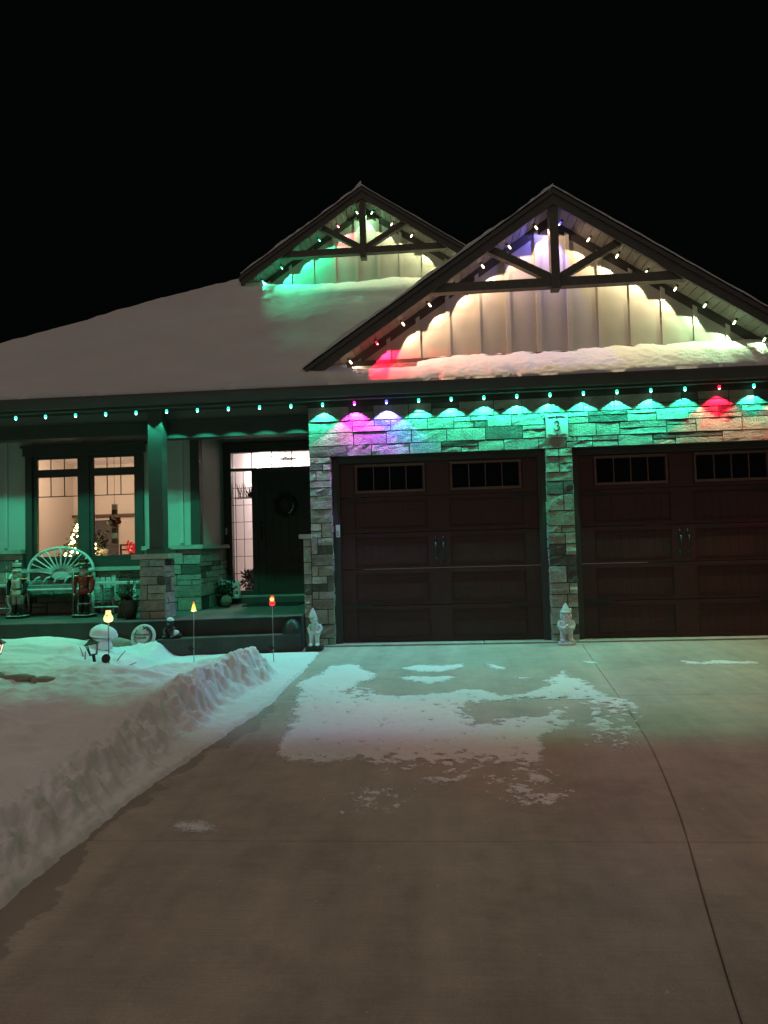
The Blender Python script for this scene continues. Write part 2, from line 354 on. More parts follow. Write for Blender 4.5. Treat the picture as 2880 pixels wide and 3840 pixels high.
# ---- snow on the lawn
EY = [-15, -9, -6.34, -5.89, -5.09, -4.28, -2.95, -2.3, -1.5, -.3]; EX = [-.5, -.49, -.467, -.453, -.417, -.30, -.12, -.12, -.10, -.12]
def snow_h(X, Y):
    foot = -.49-.03*np.interp(Y, [-6, -3.6], [0, 1])+.21*sst(-3.2, -1.8, Y)
    n1 = np.array([fbm(x*1.3, y*1.3, 3.1) for x, y in zip(X, Y)]); n2 = np.array([fbm(x*7, y*7, 9.3) for x, y in zip(X, Y)])
    n3 = np.array([fbm(x*20, y*20, 1.3, 3) for x, y in zip(X, Y)])
    # chunky clods: cellular noise
    vr = [noise.voronoi(Vector((x*9+.35*math.sin(y*5), y*7.5, 2.)))[0] for x, y in zip(X, Y)]; cell = np.array([v[0] for v in vr]); crack = np.array([v[1]-v[0] for v in vr])
    big = np.array([noise.voronoi(Vector((x*3.6, y*3.1, 7.)))[0][0] for x, y in zip(X, Y)])
    e = foot-X+.05*n2+.06*n1
    g_ = GS*np.minimum(Y, 0)
    rise = sst(-.02, .34, e)
    bl = np.interp(X, [-1.5, -.62], [-2.0, -1.25])
    w = np.maximum(sst(0, 1, (bl-Y-.10*n1)/.65), sst(-1.75, -2.1, X))
    ridge = np.exp(-((e-.28)/.16)**2)*sst(-5.6, -3.0, Y)*.07
    hl = .155+.05*np.interp(Y, [-7, -3], [0, 1])+.035*n1+.012*n2
    band = np.exp(-((e-.15)/.19)**2)
    clod = (.015-np.clip(.50-cell, 0, 1)*.20+n3*.04+n2*.03-.03*sst(.12, .0, crack)+np.clip(.45-big, 0, 1)*.13)*band*(.45+.9*np.clip(n1+.5, 0, 1))
    strip = .028+.010*n2+.005*n3
    z = strip+w*(rise*hl+ridge+np.clip(clod, -.09, .15)*rise**.5)
    bed = sst(-1.55, -2.0, X)*sst(-2.92, -2.72, Y)
    z = z+bed*(.035+.10*np.exp(-((X+3.45)/.6)**2-((Y+1.35)/.45)**2)-.05*np.exp(-((X+2.4)/.35)**2-((Y+.95)/.35)**2)+.03*np.exp(-((X+2.2)/.42)**2-((Y+1.5)/.45)**2)-.13*np.exp(-((X+2.15)/.42)**2-((Y+1.3)/.6)**2)-.02*sst(-1.1, -.6, Y)-.05*sst(-.8, -.55, Y))
    z = z+.075*np.exp(-((X+1.62)/.38)**2-((Y+2.62)/.32)**2)+.02*np.exp(-((X+.75)/.3)**2-((Y+2.3)/.3)**2)
    # wind ripples and old dents on the open lawn
    dent = np.array([fbm(x*2.1+y*.5, y*3.2, 5.5, 3) for x, y in zip(X, Y)])
    z = z+w*sst(.3, .9, e)*.055*dent
    ex = np.interp(Y, EY, EX)+.012*n2+.01*n3
    z = z*1.0-sst(ex-.05, ex+.015, X)*(z+.02)
    # thin trodden snow on the walk
    walk = sst(-2.05, -1.8, X)*sst(-1.9, -1.6, Y)
    z = z*(1-walk)+walk*(.016+.007*n2-sst(ex-.04, ex+.02, X)*.035)
    return g_+z
ee = np.concatenate([np.arange(-.55, -.2, .022), np.arange(-.2, .62, .0125), np.arange(.62, 2.2, .035), 2.2*1.09**np.arange(0, 22)])
yy = np.concatenate([np.arange(-.52, -1.4, -.026), np.arange(-1.4, -6.6, -.016), np.arange(-6.6, -7.4, -.03), np.arange(-7.4, -15, -.12)])
A, B = np.meshgrid(-.52-ee, yy); X = A.ravel(); Y = B.ravel(); Z = snow_h(X, Y)
nx, ny = len(ee), len(yy)
me = bpy.data.meshes.new('snow_bank')
idx = np.arange(nx*ny).reshape(ny, nx)
q = np.stack([idx[:-1, :-1], idx[1:, :-1], idx[1:, 1:], idx[:-1, 1:]], -1).reshape(-1, 4)
# drop faces buried below the concrete
gl = GS*np.minimum(Y, 0)-.008
keep = ~np.all(Z[q] < gl[q], axis=1); q = q[keep][:, ::-1]
me.from_pydata(np.c_[X, Y, Z].tolist(), [], q.tolist()); me.update()
for p in me.polygons: p.use_smooth = True
me.materials.append(MT['snow']); so = bpy.data.objects.new('snow_bank', me); COL.objects.link(so); kind(so, 'structure')
def SH(x, y): return float(snow_h(np.array([x]), np.array([y]))[0])
if so.data.polygons[0].normal.z < 0: me.flip_normals()

# ---- thin snow left on the driveway
MAIN = [(0.14, -1.33), (0.29, -1.24), (0.49, -1.3), (0.6, -1.54), (0.7, -1.78), (0.71, -2.01), (0.6, -2.15), (0.59, -2.35), (0.73, -2.55), (0.89, -2.69), (1.06, -2.73), (1.23, -2.67), (1.37, -2.59), (1.52, -2.51), (1.66, -2.5), (1.8, -2.64), (1.96, -2.75), (2.1, -2.69), (2.27, -2.51), (2.34, -2.32), (2.33, -2.12), (2.44, -1.98), (2.58, -1.68), (2.61, -1.89), (2.68, -2.14), (2.73, -2.35), (2.75, -2.66), (2.79, -2.86), (2.94, -2.9), (2.98, -3.07), (2.96, -3.29), (2.83, -3.64), (2.77, -3.84), (2.64, -3.88), (2.48, -3.89), (2.39, -3.79), (2.32, -3.66), (2.25, -3.83), (2.11, -3.94), (2.05, -4.23), (2.03, -4.43), (1.99, -4.61), (1.93, -4.67), (1.82, -4.74), (1.76, -4.61), (1.64, -4.58), (1.56, -4.61), (1.51, -4.78), (1.45, -4.88), (1.36, -4.93), (1.28, -4.93), (1.23, -4.88), (1.13, -4.83), (1.05, -4.77), (0.96, -4.68), (0.87, -4.54), (0.8, -4.44), (0.71, -4.47), (0.64, -4.53), (0.54, -4.53), (0.43, -4.53), (0.34, -4.5), (0.24, -4.43), (0.17, -4.26), (0.15, -4.04), (0.15, -3.72), (0.12, -3.45), (0.09, -3.04), (0.02, -2.58), (-0.09, -2.17), (-0.07, -1.96), (0.05, -1.74), (0.08, -1.5)]
HOLE = [(1.52, -3.21), (1.7, -2.96), (1.88, -3.02), (2.08, -2.86), (2.24, -2.93), (2.5, -2.94), (2.56, -3.25), (2.45, -3.62), (2.34, -3.53), (2.38, -3.2), (2.25, -3.19), (2.14, -3.43), (1.91, -3.47), (1.76, -3.6), (1.66, -3.6), (1.57, -3.41)]
ISL = [[(0.92, -1.48), (1.1, -1.32), (1.38, -1.38), (1.6, -1.27), (1.61, -1.5), (1.48, -1.6), (1.25, -1.74), (1.01, -1.61)], [(0.9, -1.95), (1.05, -1.89), (1.25, -1.94), (1.44, -1.91), (1.5, -1.99), (1.37, -2.2), (1.25, -2.26), (1.1, -2.18)], [(1.81, -1.32), (1.93, -1.35), (2.04, -1.56), (2.0, -1.67), (1.88, -1.55)], [(2.87, -1.25), (3.05, -1.3), (2.99, -1.4), (2.88, -1.37)], [(3.88, -1.28), (4.06, -1.42), (4.28, -1.28), (4.42, -1.41), (4.67, -1.4), (4.59, -1.53), (4.37, -1.54), (4.12, -1.52), (3.87, -1.5)], [(2.08, -2.0), (2.23, -2.04), (2.14, -2.1)],
       [(-0.06, -5.5), (-0.0, -5.46), (0.09, -5.45), (0.18, -5.5), (0.2, -5.56), (0.11, -5.57), (0.03, -5.56)]]
DUST = [[(0.83, -5.03), (1.07, -4.88), (1.17, -4.93), (1.11, -5.22), (1.02, -5.39), (0.86, -5.35)], [(1.55, -4.83), (1.99, -4.61), (2.05, -5.08), (2.02, -5.26), (1.86, -5.29), (1.69, -5.18)], [(2.4, -3.87), (2.77, -3.88), (2.65, -4.31), (2.48, -4.37), (2.34, -4.24)]]
def sdist(X, Y, P):
    P = np.array(P); d = np.full(X.shape, 1e9); ins = np.zeros(X.shape, bool); n = len(P)
    for i in range(n):
        a, b = P[i], P[(i+1) % n]; ab = b-a
        t = np.clip(((X-a[0])*ab[0]+(Y-a[1])*ab[1])/(ab@ab), 0, 1)
        d = np.minimum(d, np.hypot(X-a[0]-t*ab[0], Y-a[1]-t*ab[1]))
        c = ((a[1] > Y) != (b[1] > Y)) & (X < (b[0]-a[0])*(Y-a[1])/(b[1]-a[1]+1e-12)+a[0]); ins ^= c
    return np.where(ins, d, -d)
gx = np.arange(-.25, 4.85, .017); gy = np.concatenate([np.arange(-1.1, -4, -.019), np.arange(-4, -5.75, -.014)])
A, B = np.meshgrid(gx, gy); X = A.ravel(); Y = B.ravel()
nA = np.array([fbm(x*3, y*3, 4.4) for x, y in zip(X, Y)]); nB = np.array([fbm(x*13, y*17, 7.7, 4) for x, y in zip(X, Y)]); nC = np.array([fbm(x*42, y*60, 2.2, 2) for x, y in zip(X, Y)])
s = sdist(X, Y, MAIN); 
thin = sst(-3.0, -5.0, Y)*.5+.25*sst(2.2, 2.9, X)
ms = s+.05*nA+.05*nB+.02*nC-.02
hd = sdist(X, Y, HOLE)
ms = np.minimum(ms, -(hd+.03)+.14*nB+.05*nA+.03*nC)
# worn, speckled stretches
wear = .75*np.exp(-((X-1.95)/.5)**2-((Y+3.2)/.4)**2)+np.exp(-((X-2.75)/.3)**2-((Y+3.45)/.5)**2)+np.exp(-((X-1.0)/.5)**2-((Y+4.75)/.35)**2)+.55*np.exp(-((X-1.65)/.45)**2-((Y+4.6)/.3)**2)+.7*np.exp(-((X-.62)/.25)**2-((Y+2.55)/.3)**2)
ms = np.minimum(ms, .16-.22*wear+.17*nB+.07*nC)
for P in ISL: ms = np.maximum(ms, sdist(X, Y, P)+.02*nB+.015*nC)
for P in DUST: ms = np.maximum(ms, np.minimum(sdist(X, Y, P)*.5, .04)+.10*nC+.10*nB-.055)
Z = GS*Y+np.clip(ms*.12, .0012, .012)+np.where(ms > .03, .0035*nB+.0015*nC, 0)+.0005
idx = np.arange(len(gx)*len(gy)).reshape(len(gy), len(gx))
q = np.stack([idx[:-1, :-1], idx[1:, :-1], idx[1:, 1:], idx[:-1, 1:]], -1).reshape(-1, 4)
q = q[~np.all(ms[q] < -.065, axis=1)]
used, inv = np.unique(q, return_inverse=True); q = inv.reshape(-1, 4)
me = bpy.data.meshes.new('driveway_snow'); me.from_pydata(np.c_[X, Y, Z][used].tolist(), [], q.tolist()); me.update()
for p in me.polygons: p.use_smooth = True
me.materials.append(MT['powder'])
at = me.attributes.new('cover', 'FLOAT', 'POINT'); at.data.foreach_set('value', np.clip((ms[used]+.07)/.14, 0, 1).astype(np.float32)); ds = bpy.data.objects.new('driveway_snow', me); COL.objects.link(ds); kind(ds, 'stuff')
tag(ds, 'thin crusted snow left in ragged patches on the concrete driveway', 'snow')

# ================================================================== HOUSE
house = thing('house', (0, 0, 0), 'single-storey stone and siding house with two gables under night lights', 'house')
S = 2/3
SOF = 3.165; EAVEY = -.55
# ---- stone veneer
def stone_mesh(name, x0, x1, z0, z1, parent, face=('y', 0.0), rng=random):
    w, h = x1-x0, z1-z0; e = .004
    us = [0, e/w]+[i/4 for i in (1, 2, 3)]+[1-e/w, 1]; vs_ = [0, e/h, .36, .68, 1-e/h, 1]
    if h < .09: vs_ = [0, e/h, .5, 1-e/h, 1]
    if w < .14: us = [0, e/w, .5, 1-e/w, 1]
    proud = rng.uniform(-.005, .006); sd = rng.uniform(0, 99); tl = rng.uniform(-.006, .006)
    amp = rng.choice((.002, .005, .009, .012)); vs = []; fs = []; a, b = len(us), len(vs_)
    for j, v in enumerate(vs_):
        for i, u in enumerate(us):
            edge = i in (0, a-1) or j in (0, b-1)
            d = -.016 if edge else proud+tl*(v-.5)+amp*fbm(u*w*9+sd, v*h*14, sd, 3)
            p = x0+u*w+(0 if edge else rng.uniform(-.002, .002)); q_ = z0+v*h+(0 if edge else rng.uniform(-.002, .002))
            ax, c = face
            vs.append((p, c-d, q_) if ax == 'y' else (c+d, p, q_) if ax == 'x' else (c-d, p, q_))
    for j in range(b-1):
        for i in range(a-1):
            f = (j*a+i, j*a+i+1, (j+1)*a+i+1, (j+1)*a+i); fs.append(f if ax != 'mx' else f[::-1])
    m = MB(); m.add(vs, fs); return m.build('stone', 'stone', parent)
J = .007
def courses(x0, x1, z0, z1, parent, face, hs=(.13, .20), ws=(.28, .60), rng=random):
    z = z0
    while z < z1-.02:
        h = rng.uniform(*hs)
        if z1-z-h < .07: h = z1-z
        x = x0
        while x < x1-.01:
            w = rng.uniform(*ws)
            if x1-x-w < .14: w = x1-x
            if h > .14 and rng.random() < .33:
                k = rng.uniform(.35, .65)*h
                for a, b in ((z, z+k), (z+k, z+h)):
                    if rng.random() < .35 and w > .32:
                        c = x+w*rng.uniform(.35, .65)
                        stone_mesh('stone', x+J/2, c-J/2, a+J/2, b-J/2, parent, face, rng); stone_mesh('stone', c+J/2, x+w-J/2, a+J/2, b-J/2, parent, face, rng)
                    else: stone_mesh('stone', x+J/2, x+w-J/2, a+J/2, b-J/2, parent, face, rng)
            else: stone_mesh('stone', x+J/2, x+w-J/2, z+J/2, z+h-J/2, parent, face, rng)
            x += w
        z += h
def pillar_courses(x0, x1, z0, z1, parent, face, rng=random):
    z = z0
    while z < z1-.02:
        h = rng.uniform(.085, .215)
        if z1-z-h < .07: h = z1-z
        r = rng.random()
        if x1-x0 < .2 or r < .22: stone_mesh('stone', x0+J/2, x1-J/2, z+J/2, z+h-J/2, parent, face, rng)
        else:
            c = x0+(x1-x0)*rng.choice((.3, .38, .5, .62, .7))
            for a, b in ((x0, c), (c, x1)):
                if h > .15 and b-a > .12 and rng.random() < .35:
                    k = z+h*rng.uniform(.4, .6)
                    stone_mesh('stone', a+J/2, b-J/2, z+J/2, k-J/2, parent, face, rng); stone_mesh('stone', a+J/2, b-J/2, k+J/2, z+h-J/2, parent, face, rng)
                else: stone_mesh('stone', a+J/2, b-J/2, z+J/2, z+h-J/2, parent, face, rng)
        z += h
GL, GR = -.285, 6.2
D1, D2 = (0., 2.75), (3.09, 5.84); DH = 2.44
rg = random.Random(21)
m = MB()
for x0, x1, z0, z1 in ((GL+.01, D1[0]-.012, -.06, SOF), (D1[1]+.012, D2[0]-.012, -.06, DH+.012), (D2[1]+.012, GR, -.06, SOF), (D1[0]-.012, D2[1]+.012, DH+.012, SOF)):
    m.box(x0, x1, .011, .32, z0, z1)
gw = m.build('garage_wall', 'mortar', house)
courses(GL, GR, DH, 3.095, gw, ('y', 0.), rng=rg)
pillar_courses(GL, D1[0], .0, DH, gw, ('y', 0.), rg)
pillar_courses(D1[1], D2[0], .0, DH, gw, ('y', 0.), rg)
pillar_courses(D2[1], GR, .0, DH, gw, ('y', 0.), rg)
# jamb returns of the openings
pillar_courses(.03, .15, .0, DH, gw, ('x', D1[0]-.002), rg)
pillar_courses(.03, .15, .0, DH, gw, ('mx', D1[1]+.002), rg)
pillar_courses(.03, .15, .0, DH, gw, ('x', D2[0]-.002), rg)
# side of the garage facing the porch: siding above, stone wainscot below
m = MB(); m.box(GL+.012, GL+.2, .33, 2.5, .0, 3.12); m.build('side_wall', 'siding', house)
m = MB(); m.box(GL-.085, GL+.009, .0125, 2.25, .0, 1.385)
wn = m.build('side_wainscot', 'mortar', house)
pillar_courses(GL-.105, GL, .0, 1.385, wn, ('y', .0), rg)
courses(.03, 2.2, .0, 1.385, wn, ('mx', GL-.095), rng=rg)
m = MB(); m.box(GL-.15, GL+.008, -.035, 2.2, 1.387, 1.445); m.build('wainscot_cap', 'cap', house)

# ---- fascia board above the stone, eave gutter, soffit
m = MB(); m.box(GL, GR, -.010, .0105, 3.097, SOF-.002); m.build('frieze_board', 'trim', house)
m = MB()
prof = [(-.435, 3.125), (-.435, 3.255), (-.56, 3.255), (-.56, 3.225), (-.545, 3.19), (-.51, 3.125)]
m.prism([(y, z) for y, z in prof][::-1], -7.1, 6.75, 'x'); m.build('gutter', 'fascia', house)
m = MB(); m.box(-7.05, 6.7, -.43, -.40, 3.098, 3.262); m.build('fascia', 'fascia', house)
m = MB(); m.box(-7.0, 6.65, -.398, 2.3, SOF+.014, SOF+.03); sof = m.build('eave_soffit', 'trim', house)
k = 0; x = -7.0; base = None
while x < 6.6:
    if base is None:
        m = MB(); m.box(x+.003, x+.157, -.397, -.024, SOF, SOF+.012); base = m.build('soffit_panel', 'soffit', sof)
    else:
        o = base.copy(); COL.objects.link(o); o.parent = sof; o.location = (x+7.0, 0, 0)
    x += .16

# ---- roof (heightfield of three planes) and the snow on it
RZ, RY0, HX = 3.27, -.55, -6.95
def roof_h(X, Y): return np.minimum(np.minimum(np.minimum(RZ+S*(Y-RY0), RZ+S*(X-HX)), 6.15-S*(Y-3.77)), RZ+S*(6.8-X)*1.2)
xs = np.concatenate([np.arange(-6.95, 6.7, .13), [6.7]]); ysr = np.concatenate([np.arange(-.55, 8.2, .13)])
A, B = np.meshgrid(xs, ysr); X = A.ravel(); Y = B.ravel(); Z = roof_h(X, Y)-.03
idx = np.arange(len(X)).reshape(len(ysr), len(xs)); q = np.stack([idx[:-1, :-1], idx[:-1, 1:], idx[1:, 1:], idx[1:, :-1]], -1).reshape(-1, 4)
mm = MB(); mm.v = np.c_[X, Y, Z].tolist(); mm.f = q.tolist(); roof = mm.build('roof', 'shingle', house)
XC, ZP, GF = 2.90, 5.56, -.45          # garage gable: centre, roof edge peak, fascia plane
def roofsnow(X, Y):
    n1 = np.array([fbm(x*.8, y*.8, 8.8) for x, y in zip(X, Y)]); n2 = np.array([fbm(x*5, y*5, 3.3) for x, y in zip(X, Y)]); n3 = np.array([fbm(x*14, y*22, 6.1, 4) for x, y in zip(X, Y)])
    front = (Y-RY0)+.02*n2
    # pent roof in front of the garage gable: lumpy, slumping snow with melted hollows along the gutter
    pent = sst(-.1, .6, X)*sst(1.4, .9, Y-RY0)
    t = .12+.05*n1*(1-.75*pent)+.008*n2
    lump = sst(.9, 2.0, X)
    hol = np.array([noise.voronoi(Vector((x*2.35+.3, 1.2, 0.)))[0][0] for x in X])
    amp = np.interp(X, [.5, 1.2, 1.6, 3.2, 3.8], [0, .5, 1, 1, 0])
    t = t-pent*.075*sst(1.4, .8, Y-RY0)+pent*lump*(.012*n2+.024*np.clip(n3, -.7, .9)*sst(.40, .12, Y-RY0))+.03*sst(1.6, 4.5, X)*pent*sst(1.2, .7, Y-RY0)
    t = t-amp*np.clip(.45-hol, 0, 1)*.42*sst(.22, .06, Y-RY0)
    t = t-(1-sst(.55, 1.5, X))*pent*.13*sst(.30, .42, Y-RY0)*sst(1.0, .8, Y-RY0)     # bare shingles by the left corner of the gable
    edge = np.clip(front/(.12+.22*pent), 0, 1); t = t*np.sqrt(np.clip(edge*(2-edge), .0, 1))
    t = t+.05*np.exp(-((X+.35)/.35)**2)*sst(.2, .8, Y-RY0)*sst(1.6, .6, Y-RY0)
    t = t+.17*np.exp(-((X+2.05)/.40)**2-((Y-3.2)/.50)**2)
    return roof_h(X, Y)+np.where(t < .004, -.05, t)
def rsnow(name, xs, ysr, label):
    A, B = np.meshgrid(xs, ysr); X = A.ravel(); Y = B.ravel(); Z = roofsnow(X, Y)
    idx = np.arange(len(X)).reshape(len(ysr), len(xs)); q = np.stack([idx[:-1, :-1], idx[:-1, 1:], idx[1:, 1:], idx[1:, :-1]], -1).reshape(-1, 4)
    mm = MB(); mm.v = np.c_[X, Y, Z].tolist(); mm.f = q.tolist()
    # front skirt down to the roof deck
    b = len(mm.v); n = len(xs); mm.v += [(x, -.545, 3.24) for x in xs]; mm.f += [(b+i, b+i+1, i+1, i) for i in range(n-1)]
    return mm
xs = np.concatenate([np.arange(-6.95, -.4, .05), np.arange(-.4, 6.7, .024)]); ysr = np.concatenate([np.arange(-.545, .1, .02), np.arange(.1, 3.0, .06), np.arange(3.0, 4.6, .04), np.arange(4.6, 8.2, .3)])
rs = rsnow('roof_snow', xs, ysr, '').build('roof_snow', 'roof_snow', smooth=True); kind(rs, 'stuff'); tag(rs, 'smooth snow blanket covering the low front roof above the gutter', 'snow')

# ---- gables
def gable(xc, zp, yf, yw, half, zbase, bx, name, beam_scale, col_z, post_z, strut):
    """xc,zp: centre and roof-edge peak at the fascia plane yf; yw: wall plane"""
    rake_z = lambda x, off=0.: zp-S*abs(x-xc)-off
    wall_top = .19
    part = MB(); zt = zp-wall_top-.01
    hw = (zt-zbase)/S
    part.prism([(xc-hw, zbase), (xc+hw, zbase), (xc, zt)], yw+.022, yw+.16)
    gwall = part.build('gable_wall', 'siding', house)
    # boards and battens
    n = int(hw*2/bx)+2; x0 = xc-bx*(n//2)-bx*.42
    for i in range(n+2):
        a, b = max(x0+i*bx, xc-hw), min(x0+(i+1)*bx, xc+hw)
        if b-a > .02:
            pts = [(a, zbase), (b, zbase), (b, zt-S*abs(b-xc))]
            if a < xc < b: pts.append((xc, zt))
            pts.append((a, zt-S*abs(a-xc)))
            if pts[2][1]-zbase < .004: pts.pop(2)
            if pts[-1][1]-zbase < .004: pts.pop()
            if len(pts) >= 3: MB().prism(pts, yw, yw+.02).build('board', 'siding', gwall)
        xb = x0+i*bx
        if xc-hw+.06 < xb < xc+hw-.06:
            a, b = xb-.026, xb+.026
            MB().prism([(a, zbase), (b, zbase), (b, zt-S*abs(b-xc)-.002), (a, zt-S*abs(a-xc)-.002)], yw-.018, yw-.001).build('batten', 'batten', gwall)
    for sgn in (-1, 1):
        # rake fascia
        L = half; xe = xc+sgn*L
        pts = [(xc, zp), (xe, zp-S*L), (xe, zp-S*L-.165), (xc, zp-.165)]
        MB().prism(pts if sgn < 0 else pts[::-1], yf, yf+.035).build('rake_fascia', 'fascia', house)
        pts = [(xc, zp+.022), (xe, zp-S*L+.022), (xe, zp-S*L-.035), (xc, zp-.035)]
        MB().prism(pts if sgn < 0 else pts[::-1], yf-.022, yf-.002).build('rake_trim', 'fascia', house)
        # roof slope
        pts = [(xc, zp+.045), (xe+sgn*.05, zp-S*(L+.05)+.045), (xe+sgn*.05, zp-S*(L+.05)-.01), (xc, zp-.01)]
        MB().prism(pts if sgn < 0 else pts[::-1], yf+.037, yf+7.5).build('gable_roof', 'shingle', house)
        # frieze on the wall under the soffit
        fh = .075
        pts = [(xc, zp-.125), (xe-sgn*.3, zp-S*(L-.3)-.125), (xe-sgn*.3, zp-S*(L-.3)-.125-fh-.06), (xc, zp-.125-fh-.06)]
        MB().prism(pts if sgn < 0 else pts[::-1], yw-.008, yw-.0005).build('frieze_board', 'trim', house)
        # soffit backing and panels
        th = math.atan(S)*sgn
        sb = MB(); pts = [(xc, zp-.095), (xe, zp-S*L-.095), (xe, zp-S*L-.115), (xc, zp-.115)]
        sb.prism(pts if sgn < 0 else pts[::-1], yf+.037, yw+.02); sbo = sb.build('rake_soffit', 'trim', house)
        cth = math.cos(math.atan(S)); stepx = .112*cth; first = None; kx = .02
        while kx < L-.1:
            xa = xc+sgn*kx; xb = xc+sgn*(kx+stepx-.008)
            if first is None:
                pts = [(xa, zp-S*kx-.118), (xb, zp-S*(kx+stepx-.008)-.118), (xb, zp-S*(kx+stepx-.008)-.132), (xa, zp-S*kx-.132)]
                first = MB().prism(pts if sgn < 0 else pts[::-1], yf+.04, yw-.010).build('soffit_panel', 'soffit', sbo); k0 = kx
            else:
                o = first.copy(); COL.objects.link(o); o.parent = sbo; o.location = (sgn*(kx-k0), 0, -S*(kx-k0))
            kx += stepx
    # king-post truss at the fascia plane
    b2 = beam_scale
    y0, y1 = yf+.04, yf+.04+.12
    tr = MB(); tr.box(xc-b2, xc+b2, y0-.02, y1+.02, post_z, zp-.17); tr.build('king_post', 'timber', house)
    hwc = (zp-.1-col_z)/S
    pts = [(xc-hwc+.02, col_z), (xc+hwc-.02, col_z), (xc+hwc-.02-.13/S*.9, col_z+.12), (xc-hwc+.02+.13/S*.9, col_z+.12)]
    MB().prism([(xc-hwc-.02, col_z-.006), (xc+hwc+.02, col_z-.006), (xc+hwc-.16, col_z+.105), (xc-hwc+.16, col_z+.105)], y0, y1).build('collar_beam', 'timber', house)
    for sgn in (-1, 1):
        xs_ = xc+sgn*strut; zs_ = zp-S*strut-.14; x_e, z_e = xc+sgn*b2*.6, col_z+.10
        d = Vector((xs_-x_e, 0, zs_-z_e)).normalized(); nrm = Vector((-d.z, 0, d.x))*.046
        P = [Vector((x_e, 0, z_e))-nrm, Vector((x_e, 0, z_e))+nrm, Vector((xs_, 0, zs_))+nrm+d*.05, Vector((xs_, 0, zs_))-nrm+d*.05]
        pts = [(p.x, p.z) for p in P]
        MB().prism(pts if sgn < 0 else pts[::-1], y0+.01, y1-.01).build('strut', 'timber', house)
    return gwall
gable(XC, ZP, GF, .0, 3.12, 3.6, .388, 'garage', .052, 4.39, 4.35, .78)
XB, ZB, YB = .215, 7.48, 2.95
gable(XB, ZB, YB, 3.4, 2.16, 5.7, .40, 'back', .055, 6.36, 6.27, .72)
# bottom trim and flashing where the garage gable meets the pent roof
m = MB(); m.box(XC-2.75, XC+2.75, -.03, -.0005, 3.60, 3.675); m.build('base_trim', 'fascia', house)
# exposed shingles at the left corner of the pent roof
sh = MB()
for r_ in range(5):
    yb = -.22+r_*.042; xo = .21+.05*(r_ % 2)
    for i in range(9):
        xa = xo+i*.115
        sh = MB(); z0 = RZ+S*(yb-RY0)
        sh.add([(xa, yb, z0+.010), (xa+.109, yb, z0+.010), (xa+.109, yb+.075, z0+S*.075+.004), (xa, yb+.075, z0+S*.075+.004), (xa, yb, z0-.004), (xa+.109, yb, z0-.004)], [(0, 1, 2, 3), (4, 5, 1, 0)])
        sh.build('shingle', 'shingle', roof)
# snow on the gable roofs
def gable_snow(xc, zp, yf, half, label, y1=6.5):
    m = MB(); th0 = .045
    for sgn in (-1, 1):
        n = 60; ysn = [yf-.035, yf-.045, yf-.02, yf+.06, yf+.3, yf+1, y1]; hs = [.0, .45, .85, 1.0, 1.05, 1.1, 1.1]
        vs = []; fs = []
        for i in range(n+1):
            L = half*1.02*i/n; x = xc+sgn*L; zb = zp-S*L+.047
            for j, (y, hh) in enumerate(zip(ysn, hs)):
                t = (th0+.05*fbm(x*2.2, y, 5)+.02*fbm(x*9, y*2, 1))*hh
                if sgn > 0: t *= .35
                fall = max(0, 1-max(0, (i/n-.95)/.05))
                vs.append((x, y+.012*fbm(x*6, 0, j*.3), zb+max(t, .004)*(.25+.75*fall)+(0 if j else -.01)))
        k = len(ysn)
        for i in range(n):
            for j in range(k-1):
                f = (i*k+j, (i+1)*k+j, (i+1)*k+j+1, i*k+j+1); fs.append(f if sgn > 0 else f[::-1])
        m.add(vs, fs)
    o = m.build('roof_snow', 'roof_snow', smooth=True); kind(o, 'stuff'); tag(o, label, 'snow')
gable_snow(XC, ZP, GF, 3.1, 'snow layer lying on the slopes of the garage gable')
gable_snow(XB, ZB, YB, 2.12, 'snow layer lying on the slopes of the rear gable', 9)

